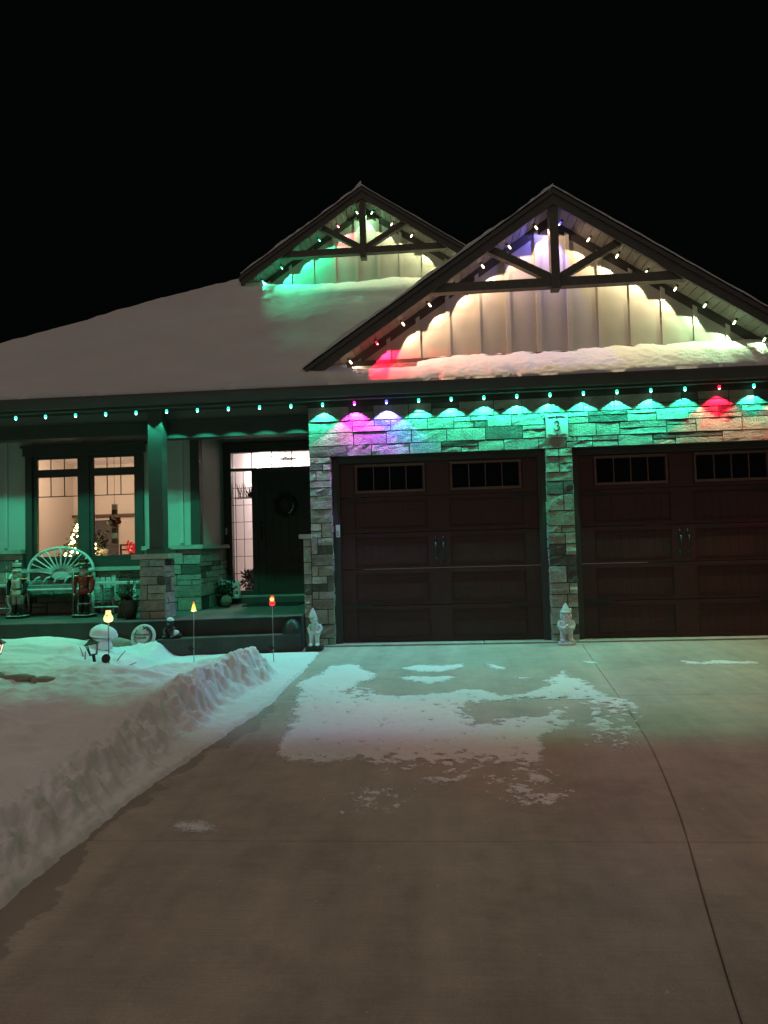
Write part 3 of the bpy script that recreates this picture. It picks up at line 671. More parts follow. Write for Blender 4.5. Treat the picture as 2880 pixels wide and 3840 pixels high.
# ---- garage doors
def garage_door(x0, x1):
    yd = .16
    fr = MB(); fr.box(x0-.01, x0+.055, .10, .31, .0, DH); fr.box(x1-.055, x1+.01, .10, .31, .0, DH); fr.box(x0+.055, x1-.055, .10, .31, DH-.05, DH+.011)
    fr.box(x0+.055, x0+.085, .125, .15, .0, DH-.05); fr.box(x1-.085, x1-.055, .125, .15, .0, DH-.05); fr.box(x0+.085, x1-.085, .125, .15, DH-.08, DH-.05)
    d = fr.build('garage_door', 'trim', house)
    a, b = x0+.075, x1-.075; top = DH-.055; nsec = 5; sh = (top-.02)/nsec; mid = (a+b)/2
    for i in range(nsec):
        z0, z1 = .02+i*sh, .02+(i+1)*sh-.006
        sec = MB(); sec.box(a, b, yd+.015, yd+.05, z0, z1)
        for xa, xb in ((a, a+.20), (mid-.145, mid+.145), (b-.20, b)): sec.box(xa, xb, yd, yd+.0145, z0+.001, z1-.001)
        for za, zb in ((z0+.001, z0+.055), (z1-.055, z1-.001)):
            for xa, xb in ((a+.2005, mid-.1455), (mid+.1455, b-.2005)): sec.box(xa, xb, yd+.0005, yd+.0145, za, zb)
        sec.build('door_section', 'gdoor', d)
        for xa, xb in ((a+.2005, mid-.1455), (mid+.1455, b-.2005)):
            if i < nsec-1:
                # bead-board panel: raised slats with grooves
                w = (xb-xa-.02)/9
                for k in range(9):
                    MB().box(xa+.01+k*w+.0015, xa+.01+(k+1)*w-.0015, yd+.011, yd+.0145, z0+.062, z1-.062).build('slat', 'gdoor', d)
                mo = MB()
                for q0, q1, r0, r1 in ((xa, xb, z0+.0555, z0+.0615), (xa, xb, z1-.0615, z1-.0555), (xa, xa+.007, z0+.062, z1-.062), (xb-.007, xb, z0+.062, z1-.062)): mo.box(q0+.0005, q1-.0005, yd-.004, yd+.014, r0, r1)
                mo.build('panel_moulding', 'gdoor', d)
            else:
                zc0, zc1 = z0+.095, z1-.085; w = (xb-xa-.10)/4; xa2 = xa+.05
                MB().box(xa2-.03, xb-.02, yd-.014, yd-.001, zc0-.045, zc0-.012).box(xa2-.03, xb-.02, yd-.014, yd-.001, zc1+.012, zc1+.045).box(xa2-.03, xa2-.008, yd-.014, yd-.001, zc0-.011, zc1+.011).box(xb-.042, xb-.02, yd-.014, yd-.001, zc0-.011, zc1+.011).build('window_frame', 'gdoor_light', d)
                for k in range(4):
                    MB().box(xa2+k*w+.006, xa2+(k+1)*w-.006, yd+.006, yd+.0105, zc0-.006, zc1+.006).build('pane', 'darkglass', d)
                    if k: MB().box(xa2+k*w-.0055, xa2+k*w+.0055, yd-.012, yd+.012, zc0-.009, zc1+.009).build('muntin', 'gdoor_light', d)
    for sx in (-1, 1):
        h = MB(); xh = mid+sx*.05
        h.tube([(xh, yd-.005, 1.30), (xh, yd-.05, 1.28), (xh, yd-.058, 1.20), (xh, yd-.05, 1.12), (xh, yd-.005, 1.10)], [.012, .012, .013, .012, .012], 8)
        h.lathe([(.018, 0), (.012, .05), (.004, .075)], (xh, yd-.006, 1.30), 8); h.lathe([(.004, -.075), (.012, -.05), (.018, 0)], (xh, yd-.006, 1.10), 8)
        h.build('handle', 'black', d, True)
        for zz in (1.86, .48):
            s0, s1 = (a+.01, a+.40) if sx < 0 else (b-.40, b-.01)
            MB().prism([(s0, zz-.022), (s1, zz-.018), (s1+.0, zz+.018), (s0, zz+.022)], yd-.007, yd-.0005).build('strap_hinge', 'black', d)
    return d
garage_door(*D1); garage_door(*D2)
# keypad on the left jamb
kp = thing('keypad', (.06, .085, 1.40), 'white garage keypad fixed to the left jamb of the garage doorway', 'keypad')
m = MB(); m.box(.035, .085, .07, .099, 1.395, 1.555); m.build('housing', 'white', kp)
m = MB()
for r_ in range(4):
    for c_ in range(3): m.box(.042+c_*.013, .051+c_*.013, .067, .0695, 1.41+r_*.02, 1.425+r_*.02)
m.build('buttons', 'grey', kp)
# concrete box of the garage sides and main house walls (closed volume behind)
m = MB(); m.box(GR-.012, GR+.2, .03, 8, -.1, 3.14); m.build('side_wall', 'siding', house)

# ---- porch
porch = [(-6.6, -.50), (-2.45, -.47), (-.395, -.17), (-.395, 2.4), (-6.6, 2.4)]
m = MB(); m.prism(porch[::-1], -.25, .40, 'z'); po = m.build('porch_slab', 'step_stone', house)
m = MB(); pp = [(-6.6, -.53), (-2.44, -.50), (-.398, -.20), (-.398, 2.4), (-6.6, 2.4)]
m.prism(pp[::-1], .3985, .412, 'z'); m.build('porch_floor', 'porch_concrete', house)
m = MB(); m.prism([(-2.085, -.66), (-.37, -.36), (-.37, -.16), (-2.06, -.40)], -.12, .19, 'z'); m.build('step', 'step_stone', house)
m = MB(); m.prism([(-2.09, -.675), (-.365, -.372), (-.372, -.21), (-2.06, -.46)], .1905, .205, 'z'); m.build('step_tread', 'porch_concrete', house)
# stone pier and column
m = MB(); m.box(-2.459, -2.151, -.234, .105, .412, 1.18); pier = m.build('pier', 'mortar', house)
pillar_courses(-2.475, -2.135, .412, 1.18, pier, ('y', -.245), rg); pillar_courses(-.245, .11, .412, 1.18, pier, ('x', -2.14), rg)
pillar_courses(-.245, .11, .412, 1.18, pier, ('mx', -2.47), rg)
m = MB(); m.box(-2.55, -2.06, -.32, .18, 1.182, 1.245); m.build('pier_cap', 'cap', house)
m = MB(); m.box(-2.455, -2.22, -.045, .19, 1.246, 1.315); m.build('column_base', 'column', house)
m = MB(); m.box(-2.43, -2.245, -.02, .165, 1.316, SOF-.001); m.build('column', 'column', house)
m = MB(); m.box(-7.0, -2.34, .20, .40, 2.865, 3.02); m.box(-2.3395, GL-.005, .201, .401, 2.80, 3.02); m.build('porch_beam', 'trim', house)
m = MB(); m.box(-7.0, GL-.004, .185, .41, 3.021, 3.04); m.build('beam_cap', 'trim', house)
m = MB(); m.box(-7.0, GL-.004, .215, .39, 3.041, SOF+.012); m.build('beam_blocking', 'soffit', house)
m = MB(); m.box(-7.0, GL, .411, 2.3, 3.135, 3.16); m.build('porch_ceiling', 'soffit', house)
# window wall
WY = 1.05; WX0, WX1 = -4.76, -2.95; WZ0, WZ1 = 1.17, 2.90
m = MB(); m.box(-7, WX0+.002, WY+.02, WY+.2, .4, 3.133); m.box(WX1-.002, -2.13, WY+.02, WY+.2, .4, 3.133); m.box(WX0+.002, WX1-.002, WY+.02, WY+.2, .4, WZ0); m.box(WX0+.002, WX1-.002, WY+.02, WY+.2, WZ1, 3.133)
ww = m.build('window_wall', 'siding', house)
x = -7.0
while x < -2.2:
    if x < WX0-.05 or x > WX1+.05: zb = 1.39
    else: zb = WZ1+.005
    if not (WX0-.05 <= x <= WX0+.05 or WX1-.05 <= x <= WX1+.05):
        MB().box(x-.026, x+.026, WY, WY+.0195, zb, 3.132).build('batten', 'batten', ww)
    x += .385
m = MB(); m.box(-7, WX0-.12, WY+.004, WY+.019, 3.06, 3.131); m.box(WX1+.09, -2.13, WY+.004, WY+.019, 3.06, 3.131); m.build('top_trim', 'trim', house)
# dark corner board and return wall to the entry
m = MB(); m.box(-2.24, -2.105, WY-.012, WY+.0195, 1.36, 3.132); m.box(-2.1295, -2.105, WY+.02, WY+.14, 1.36, 3.132); m.build('corner_board', 'trim', house)
m = MB(); m.box(-2.25, -2.13, WY+.2, 2.32, .4, 3.133); rw = m.build('return_wall', 'siding', house)
# wainscot
m = MB(); m.box(-7, WX0-.02, WY-.063, WY+.019, .4, 1.30); m.box(WX0-.02, WX1+.02, WY-.063, WY+.019, .4, 1.02); m.box(WX1+.02, -2.12, WY-.063, WY+.019, .4, 1.30)
wm = m.build('window_wainscot', 'mortar', house)
courses(-5.75, WX0-.02, .412, 1.30, wm, ('y', WY-.075), rng=rg); courses(WX0-.02, WX1+.02, .412, 1.02, wm, ('y', WY-.075), rng=rg); courses(WX1+.02, -2.08, .412, 1.30, wm, ('y', WY-.075), rng=rg)
courses(WY-.07, 2.28, .412, 1.30, wm, ('x', -2.085), rng=rg)
m = MB(); m.box(-2.119, -2.096, WY-.06, 2.28, .4, 1.299); m.build('return_wainscot', 'mortar', house)
m = MB(); m.box(-7, WX0-.01, WY-.13, WY+.018, 1.301, 1.36); m.build('wainscot_cap', 'cap', house)
m = MB(); m.box(WX1+.01, -2.03, WY-.13, WY+.018, 1.301, 1.36); m.box(-2.1295, -2.03, WY+.019, 2.27, 1.301, 1.36); m.build('wainscot_cap', 'cap', house)
m = MB(); m.box(WX0-.03, WX1+.03, WY-.13, WY+.018, 1.021, 1.075); m.build('window_ledge', 'cap', house)
# window
wf = MB(); fy0, fy1 = WY-.02, WY+.12
wf.box(WX0, WX0+.10, fy0, fy1, 1.08, 2.75); wf.box(WX1-.10, WX1, fy0, fy1, 1.08, 2.75); wf.box(WX0-.03, WX1+.03, fy0-.02, fy1, 2.75, 2.87); wf.box(WX0-.055, WX1+.055, fy0-.045, fy1, 2.871, 2.905)
wf.box(WX0+.1, WX1-.1, fy0, fy1, 1.08, 1.19); win = wf.build('window', 'trim', house)
gx0, gx1 = WX0+.10, WX1-.10; mx = (gx0+gx1)/2; y0 = WY+.03
fr = MB()
fr.box(mx-.065, mx+.065, y0-.02, y0+.05, 1.19, 2.75)
for a, b in ((gx0, mx-.065), (mx+.065, gx1)):
    fr.box(a, a+.055, y0, y0+.05, 1.19, 2.75); fr.box(b-.055, b, y0, y0+.05, 1.19, 2.75)
    fr.box(a+.055, b-.055, y0, y0+.05, 2.70, 2.75); fr.box(a+.055, b-.055, y0, y0+.05, 2.43, 2.545); fr.box(a+.055, b-.055, y0, y0+.05, 1.19, 1.245)
fr.build('sash', 'trim', win)
for a, b in ((gx0+.055, mx-.12), (mx+.12, gx1-.055)):
    MB().box(a, b, y0+.022, y0+.026, 2.545, 2.70).build('pane', 'glass', win); MB().box(a, b, y0+.022, y0+.026, 1.245, 2.43).build('pane', 'glass', win)
    mu = MB(); w = (b-a)/3
    for k in (1, 2): mu.box(a+k*w-.006, a+k*w+.006, y0+.012, y0+.021, 2.5455, 2.6995); mu.box(a+k*w-.006, a+k*w+.006, y0+.012, y0+.021, 2.146, 2.4295)
    mu.box(a, b, y0+.011, y0+.0205, 2.132, 2.145); mu.build('muntin', 'trim', win)

# ---- entry: frame, door, sidelight, transom
DY = 2.3
SLX0, SLX1 = -2.0, -1.66; DX0, DX1 = -1.58, -.66; DZ0, DZ1 = .53, 2.53
en = MB()
en.box(-2.13, SLX0, DY, DY+.14, .5, 2.93); en.box(SLX1, DX0, DY, DY+.14, .5, 2.575); en.box(DX1, GL+.012, DY, DY+.14, .5, 2.93)
en.box(SLX0, DX1, DY+.001, DY+.139, 2.86, 2.93); en.box(SLX0, DX1, DY+.002, DY+.138, 2.56, 2.60); en.box(SLX0, SLX1, DY+.003, DY+.137, .5, .60); en.box(DX0, DX1, DY+.004, DY+.136, DZ1, 2.559)
en.box(-2.16, GL+.011, DY-.03, DY+.14, 2.931, 3.0); en.box(-2.18, GL+.011, DY-.055, DY+.14, 3.001, 3.019)
ent = en.build('entry_frame', 'trim', house)
m = MB(); m.box(-2.1, GL, DY-.22, DY+.1, .413, .505); m.build('door_sill', 'porch_concrete', house)
m = MB(); m.box(-2.08, GL, DY-.12, DY+.1, .506, .53); m.build('threshold', 'cap', house)
dr = MB(); dr.box(DX0+.004, DX1-.004, DY+.03, DY+.075, DZ0, DZ1-.003)
for x0, x1, z0, z1 in ((DX0+.004, DX0+.13, DZ0, DZ1-.003), (DX1-.13, DX1-.004, DZ0, DZ1-.003), (DX0+.1305, DX1-.1305, DZ1-.16, DZ1-.004), (DX0+.1305, DX1-.1305, 1.12, 1.26), (DX0+.1305, DX1-.1305, DZ0+.001, DZ0+.22)): dr.box(x0, x1, DY+.012, DY+.0295, z0, z1)
door = dr.build('front_door', 'edoor', house)
for z0, z1 in ((DZ0+.225, 1.115), (1.265, DZ1-.165)):
    w = (DX1-DX0-.27)/5
    for k in range(5): MB().box(DX0+.135+k*w+.004, DX0+.135+(k+1)*w-.004, DY+.02, DY+.0296, z0, z1).build('plank', 'edoor', door)
h = MB(); h.tube([(DX0+.07, DY+.01, 1.62), (DX0+.07, DY-.04, 1.60), (DX0+.07, DY-.045, 1.50), (DX0+.07, DY+.01, 1.44)], .011, 8); h.ball((DX0+.07, DY-.01, 1.70), .03); h.build('handle', 'black', door, True)
sl = MB(); gxa, gxb = SLX0, SLX1
pz = [.60, .88, 1.16, 1.44, 1.72, 2.0, 2.28, 2.56]; px = [gxa, gxa+.055, (gxa+gxb)/2+.02, gxb]
for i in range(7): MB().box(gxa+.002, gxb-.002, DY+.06, DY+.064, pz[i]+.001, pz[i+1]-.001).build('sidelight_pane', 'glass', ent)
mu = MB()
for z in pz[1:-1]: mu.box(gxa, gxb, DY+.052, DY+.0595, z-.004, z+.004)
for z0, z1 in zip(pz[:-1], pz[1:]):
    mu.box(px[1]-.005, px[1]+.005, DY+.053, DY+.0594, z0+.005, z1-.005); mu.box(px[2]-.004, px[2]+.004, DY+.053, DY+.0594, z0+.005, z1-.005)
mu.build('sidelight_muntin', 'trim', ent)
tw = (DX1-SLX0)/4.0
for k in range(4):
    MB().box(SLX0+k*tw+.006, SLX0+(k+1)*tw-.006, DY+.06, DY+.064, 2.601, 2.859).build('transom_pane', 'glass', ent)
    if k: MB().box(SLX0+k*tw-.0065, SLX0+k*tw+.0065, DY+.04, DY+.066, 2.6005, 2.8595).build('transom_muntin', 'trim', ent)
m = MB(); m.box(-2.129, GL+.01, DY+.02, DY+.14, 3.02, 3.133); m.build('entry_wall', 'siding', house)
x = -2.05
while x < -.35:
    MB().box(x-.026, x+.026, DY+.001, DY+.0195, 3.021, 3.132).build('batten', 'batten', house); x += .36

# ---- rooms behind the glass
m = MB()
m.box(-6.2, -6.1, 1.26, 5.0, .4, 3.1); m.box(-2.27, -2.17, 1.26, 2.29, .4, 3.1); m.box(-2.27, -2.17, 2.45, 5.0, .4, 3.1); m.box(-6.2, -2.17, 5.0, 5.1, .4, 3.1); rm = m.build('living_room_wall', 'room', house)
m = MB(); m.box(-6.1, -2.27, 1.25, 5.0, 3.1, 3.16); m.build('living_room_ceiling', 'foyer', house)
m = MB(); m.box(-6.1, -2.27, 1.25, 5.0, .36, .42); m.build('living_room_floor', 'roomfloor', house)
m = MB(); m.box(-2.165, -2.13, 2.45, 5.4, .4, 3.1); m.box(-.29, -.2, 2.45, 5.4, .4, 3.1); m.box(-2.165, -.2, 5.4, 5.5, .4, 3.1); m.build('foyer_wall', 'foyer', house)
m = MB(); m.box(-2.13, -.29, 2.45, 5.4, 3.1, 3.16); m.build('foyer_ceiling', 'foyer', house)
m = MB(); m.box(-2.13, -.29, 2.45, 5.4, .36, .42); m.build('foyer_floor', 'roomfloor', house)

MB().box(-6.1, -2.3, 4.93, 4.999, 2.02, 2.07).build('picture_rail', 'brownwood', house)
MB().box(-5.85, -5.15, 4.95, 4.998, .43, 1.95).build('inner_doorway', 'mortar', house)
MB().prism([(-4.55, 1.5), (-3.75, 1.5), (-3.75, 1.95), (-4.55, 1.95)], 4.965, 4.997).build('picture_frame', 'brownwood', house)
MB().prism([(-4.50, 1.55), (-3.80, 1.55), (-3.80, 1.90), (-4.50, 1.90)], 4.960, 4.9645).build('picture', 'grey', house)

# ================================================================== LIGHTS ON THE EAVES
GREEN = (.045, 1.0, .60); BLUE = (.16, .14, 1.0); MAG = (1.0, .05, .85); REDC = (1.0, .01, .05)
bulb_m = {}
def bulb_mats(key, c):
    if key not in bulb_m:
        bulb_m[key] = (emit('bulb_'+key, c, 2.2 if key in ('green', 'magenta', 'blue', 'red') else 4.0, col(c, .3)), emit('bulb_tip_'+key, tuple(.35+.65*x for x in c), 7.0 if key in ('green', 'magenta', 'blue', 'red') else 12.0))
    return bulb_m[key]
def lamp(p, ndir, key, c, power, label, group, name='eave_light', spot=107, blend=.14, sc=1.0):
    """p: lower tip; ndir: direction the lamp points"""
    t = thing(name, p, label, 'light', group)
    n = Vector(ndir).normalized(); Q = Vector((0, 0, -1)).rotation_difference(n).to_matrix().to_4x4(); bm, tm = bulb_mats(key, c)
    T = Matrix.Translation(Vector(p)) @ Q @ Matrix.Diagonal((sc, sc, 1, 1))
    M_ = MB(); M_.lathe([(.017, .052), (.019, .058), (.019, .074), (.024, .076), (.024, .083)], (0, 0, 0), 10); M_.v = [tuple(T @ Vector(v)) for v in M_.v]; M_.build('socket', 'black', t, True)
    M_ = MB(); M_.lathe([(.015, .016), (.0185, .026), (.0185, .036), (.013, .052)], (0, 0, 0), 10); M_.v = [tuple(T @ Vector(v)) for v in M_.v]; M_.build('bulb', bm, t, True)
    M_ = MB(); M_.lathe([(.004, 0), (.011, .005), (.0149, .0155)], (0, 0, 0), 10); M_.v = [tuple(T @ Vector(v)) for v in M_.v]; M_.build('bulb_tip', tm, t, True)
    L = bpy.data.lights.new('beam', 'SPOT'); L.energy = power; L.color = c; L.spot_size = rad(spot); L.spot_blend = blend; L.shadow_soft_size = .008
    o = bpy.data.objects.new('beam', L); COL.objects.link(o); o.parent = t; o.location = n*.006; o.rotation_euler = Vector((0, 0, -1)).rotation_difference(n).to_euler()
    return t
EP = 37
for i in range(-3, 26):
    x = -4.214+.414*i; key, c, pw, nm = 'green', GREEN, EP*(.72 if i < 10 else 1), 'green'
    if i == 11: key, c, nm, pw = 'magenta', MAG, 'magenta', EP*1.7
    if i == 12: key, c, nm, pw = 'blue', BLUE, 'violet-blue', EP*2.2
    if i == 22 or i == 25: key, c, nm, pw = 'red', REDC, 'red', EP*1.5
    if i == 24: key, c, nm, pw = 'red', REDC, 'red', EP
    if i == 11 or i == 12 or i == 22: lb = {11: 'magenta bulb under the garage gutter beside the violet-blue bulb', 12: 'violet-blue bulb under the garage gutter beside the magenta bulb', 22: 'red bulb under the garage gutter near the right edge'}[i]
    elif i < 0: lb = '%s green bulb under the gutter past the left edge of the photo' % ORD(-i-1)
    elif i <= 10: lb = '%s green bulb under the gutter counting from the left edge' % ORD(i)
    elif i < 22: lb = '%s green bulb under the garage gutter right of the violet-blue bulb' % ORD(i-13)
    elif i == 23: lb = 'green bulb under the garage gutter at the right edge past the red bulb'
    else: lb = '%s red bulb under the gutter past the right edge of the photo' % ORD(i-24)
    lamp((x, -.092, SOF-.083), (0, 0, -1), key, c, pw, lb, 'bulbs along the eave gutter')
def rake_lamps(xc, zp, yl, sgn, ks, cols, pw, where, grp, off):
    for k in ks:
        d = off+.345*k; x = xc+sgn*d
        zs = zp-.132-S*d; n = Vector((-sgn*S, 0, -1)).normalized(); base = Vector((x, yl, zs)); tip = base+n*.084
        nm, c, f = cols(k)
        lamp(tuple(tip), n, nm.replace(' ', '_'), c, pw*f, '%s bulb on the %s, %s down from the peak' % (nm, where, ORD(k)), grp, 'gable_light', 112, .14, .72)
WARM = (1.0, .70, .40); PEACH = (1.0, .66, .42); YEL = (1.0, .86, .50); GRW = (.62, 1.0, .50)
def cl(k): return ('red', REDC, 3.2) if k == 6 else ('peach white', PEACH, .8 if k < 2 else .95)
def cr(k): return ('blue', (.20, .17, 1.0), 2.0) if k == 0 else ('red', REDC, 1.3) if k in (8, 9) else ('warm white', WARM, .75) if k == 1 else ('yellow white', YEL, .85) if k < 5 else ('green white', GRW, .8)
GP = 20
rake_lamps(XC, ZP, -.145, -1, range(0, 8), cl, GP, 'left slope of the garage gable', 'bulbs on the garage gable', .205)
rake_lamps(XC, ZP, -.145, 1, range(0, 8), cr, GP, 'right slope of the garage gable', 'bulbs on the garage gable', .155)
def bl(k): return ('pink', (1.0, .25, .30), .8) if k == 1 else ('pale green', (.45, 1.0, .50), .7) if k == 0 else ('green', (.05, 1.0, .45), .85)
def br(k): return ('pale green', (.50, 1.0, .50), .7) if k == 0 else ('yellow white', (.95, 1.0, .55), .62)
rake_lamps(XB, ZB, 3.25, -1, range(0, 6), bl, GP*1.1, 'left slope of the rear gable', 'bulbs on the rear gable', .15)
rake_lamps(XB, ZB, 3.25, 1, range(0, 6), br, GP*.9, 'right slope of the rear gable', 'bulbs on the rear gable', .18)
# small round soffit disc
m = MB(); m.lathe([(.055, SOF-.012), (.06, SOF-.006), (.06, SOF)], (2.95, -.22, 0), 20); tag(m.build('soffit_disc', 'white', None, True, loc=(2.95, -.22, SOF)), 'small white round disc on the eave soffit above the number plaque', 'soffit light')

# indoor lamps (seen lit through the glass)
def indoor(name, p, e, c, label, r=.09):
    t = thing(name, p, label, 'lamp')
    m = MB(); m.lathe([(.02, .10), (.13, .085), (.14, .05), (.10, .0), (.01, -.02)], p, 16); m.build('shade', emit(name+'_shade', c, 6), t, True)
    L = bpy.data.lights.new('glow', 'POINT'); L.energy = e; L.color = c; L.shadow_soft_size = .12; o = bpy.data.objects.new('glow', L); COL.objects.link(o); o.parent = t; o.location = (0, 0, -.16)
indoor('ceiling_lamp', (-4.87, 2.9, 2.97), 105, (1, .74, .54), 'lit ceiling lamp inside the front room behind the left transom')
indoor('foyer_lamp', (-1.95, 4.7, 2.98), 140, (1, .84, .80), 'lit ceiling lamp inside the foyer behind the front door', .1)

# ================================================================== THINGS
# ---- house number plaque
pq = thing('number_plaque', (2.907, -.05, 2.57), 'white house number plaque reading 3 on the stone above the pillar', 'plaque')
m = MB(); m.box(2.762, 3.052, -.0175, -.0135, 2.572, 2.878); m.build('back_plate', 'ink', pq)
m = MB(); m.box(2.768, 3.046, -.021, -.018, 2.578, 2.872); m.build('face', 'plaque', pq)
def text_mesh(body, size, loc, rot, mat, parent, name='lettering', ext=.002, sx=1.0):
    cu = bpy.data.curves.new(name, 'FONT'); cu.body = body; cu.size = size; cu.align_x = 'CENTER'; cu.align_y = 'CENTER'; cu.extrude = ext
    o = bpy.data.objects.new(name, cu); COL.objects.link(o)
    dg = bpy.context.evaluated_depsgraph_get(); me = bpy.data.meshes.new_from_object(o.evaluated_get(dg)); bpy.data.objects.remove(o)
    o = bpy.data.objects.new(name, me); COL.objects.link(o); me.materials.clear(); me.materials.append(MT[mat])
    o.parent = parent; off = Vector(ROOTLOC[parent.name]); o.location = Vector(loc)-off; o.rotation_euler = rot; o.scale = (sx, 1, 1)
    return o
# the numeral: a serif 3 drawn with tapered strokes
def stroke(pts, r, y, m, n=6):
    m.tube([(p[0], y, p[1]) for p in pts], r, n)
num = MB(); cx_, cz = 2.907, 2.727
def arc(cx, cz, rx, rz, a0, a1, n=14): return [(cx+rx*math.cos(rad(a0+(a1-a0)*i/n)), cz+rz*math.sin(rad(a0+(a1-a0)*i/n))) for i in range(n+1)]
up_ = arc(cx_-.004, cz+.029, .028, .030, 160, -80); lo_ = arc(cx_-.006, cz-.027, .036, .034, 85, -165)
stroke(up_, [.003+.005*max(0, math.sin(math.pi*i/14))**2 for i in range(15)], -.0222, num); stroke(lo_, [.003+.006*max(0, math.sin(math.pi*i/14))**2 for i in range(15)], -.0222, num)
num.ball((up_[0][0]+.003, -.0222, up_[0][1]-.002), .006, 8, 6); num.ball((lo_[-1][0]+.003, -.0222, lo_[-1][1]+.002), .007, 8, 6)
num.build('numeral', 'ink', pq, True)
for sgn in (1, -1):
    fl = MB(); zc = 2.725+sgn*.112
    for sx in (-1, 1):
        stroke([(cx_+sx*.018, zc), (cx_+sx*.035, zc+sgn*.009), (cx_+sx*.065, zc+sgn*.004), (cx_+sx*.09, zc-sgn*.003), (cx_+sx*.118, zc+sgn*.002)], [.003, .007, .006, .0045, .0025], -.022, fl)
    stroke([(cx_, zc-.018), (cx_, zc+.018)], .005, -.022, fl); stroke([(cx_-.014, zc+.012), (cx_, zc), (cx_+.014, zc+.012)], .003, -.022, fl); stroke([(cx_-.014, zc-.012), (cx_, zc), (cx_+.014, zc-.012)], .003, -.022, fl)
    fl.build('scroll', 'ink', pq, True)

# ---- doorbell
m = MB(); m.box(-2.105, -2.075, DY-.018, DY-.0005, 1.52, 1.63); tag(m.build('doorbell', 'white', None, loc=(-2.09, DY, 1.52)), 'small white doorbell on the dark frame left of the sidelight', 'doorbell')

# ---- wreath on the front door
def leafcloud(m, pts, size, rng, flat=.5):
    for p in pts:
        d = Vector((rng.uniform(-1, 1), rng.uniform(-1, 1), rng.uniform(-1, 1))).normalized(); e = d.orthogonal().normalized()*size*flat*.5; l = d*size
        p = Vector(p); m.add([p-e*.4, p+l*.5-e, p+l, p+l*.5+e], [(0, 1, 2, 3)])
rw_ = random.Random(5)
wr = thing('wreath', (-1.10, DY-.03, 1.75), 'dark round wreath hanging on the brown front door', 'wreath')
m = MB(); pts = []
for i in range(420):
    a = rw_.uniform(0, 6.283); r = .15+rw_.gauss(0, .022); pts.append((-1.10+r*math.cos(a), DY-.02+rw_.uniform(-.03, .012), 1.965+r*math.sin(a)))
leafcloud(m, pts, .05, rw_); m.build('foliage', 'pine', wr)
m = MB(); m.tube([(-1.10+.15*math.cos(a/20*6.283), DY-.004, 1.965+.15*math.sin(a/20*6.283)) for a in range(21)], .018, 8); m.build('ring', 'twig', wr, True)
m = MB(); m.tube([(-1.10+.135*math.cos(rad(a)), DY-.05, 1.965+.135*math.sin(rad(a))) for a in range(-75, 21, 8)], [.003, .007, .01, .012, .013, .013, .012, .012, .010, .008, .006, .004], 8); m.build('crescent', 'cream', wr, True)

# ---- door mat, jug, pots by the door
m = MB(); m.box(-1.62, -.75, 1.45, 1.95, .4125, .430); mt_ = tag(m.build('door_mat', 'mat', None, loc=(-1.2, 1.7, .412)), 'dark door mat on the porch in front of the door', 'mat')
jg = thing('plastic_jug', (-1.93, 2.02, .506), 'white plastic jug with dark label and side handle beside the sidelight', 'jug')
m = MB()
jb = [(-2.035, .507), (-1.885, .507), (-1.885, .70), (-1.90, .735), (-2.01, .735), (-2.035, .70)]
m.prism(jb, 2.02-.06, 2.02+.045)
m.prism([(-1.884, .507), (-1.80, .507), (-1.80, .545), (-1.884, .56)], 2.02-.045, 2.02+.03); m.prism([(-1.823, .5455), (-1.80, .5455), (-1.803, .73), (-1.826, .71)], 2.02-.045, 2.02+.03); m.prism([(-1.899, .736), (-1.885, .701), (-1.826, .7105), (-1.803, .7305), (-1.82, .775), (-1.94, .765), (-1.985, .745), (-1.985, .736)], 2.02-.05, 2.02+.035)
m.build('body', 'white', jg)
m = MB(); m.lathe([(.026, .74), (.026, .775)], (-1.99, 2.01, 0), 14); m.build('cap', 'labelblue', jg, True)
m = MB(); m.box(-2.025, -1.895, 1.954, 1.9595, .53, .68); m.build('paper_label', 'labelblue', jg)
m = MB(); m.box(-2.005, -1.915, 1.951, 1.9535, .60, .612); m.box(-1.995, -1.925, 1.951, 1.9535, .57, .578); m.box(-1.985, -1.935, 1.951, 1.9535, .64, .665); m.build('label_print', 'white', jg)
ev = thing('potted_evergreen', (-2.02, 1.62, .412), 'dark clump of evergreen sprigs in a pot against the stone return wall', 'plant')
m = MB(); m.lathe([(.075, 0), (.10, .14), (.105, .16), (.09, .16)], (-1.955, 1.66, .413), 16); m.build('pot', 'terracotta', ev, True)
m = MB(); leafcloud(m, [(-1.955+rw_.gauss(0, .06), 1.66+rw_.gauss(0, .07), .60+rw_.random()*.16) for _ in range(320)], .07, rw_); m.build('foliage', 'pine', ev)
m = MB(); leafcloud(m, [(-1.96+rw_.gauss(0, .035), 1.62+rw_.gauss(0, .04), .74+rw_.random()*.06) for _ in range(60)], .05, rw_); m.build('frosted_tips', 'grey', ev)
bk = thing('wicker_ball', (-1.86, 1.45, .412), 'pale round wicker ball on the porch floor by the jug', 'wicker ball')
m = MB(); m.ball((-1.86, 1.45, .498), .085, 16, 12); core = m.build('core', 'wicker', bk, True)
m = MB()
for i in range(12):
    ax = Vector((rw_.gauss(0, 1), rw_.gauss(0, 1), rw_.gauss(0, 1))).normalized(); u = ax.orthogonal().normalized(); v = ax.cross(u)
    m.tube([Vector((-1.86, 1.45, .502))+(u*math.cos(k/16*6.2832)+v*math.sin(k/16*6.2832))*.087 for k in range(17)], .0045, 5, False)
m.build('canes', 'straw', bk, True)

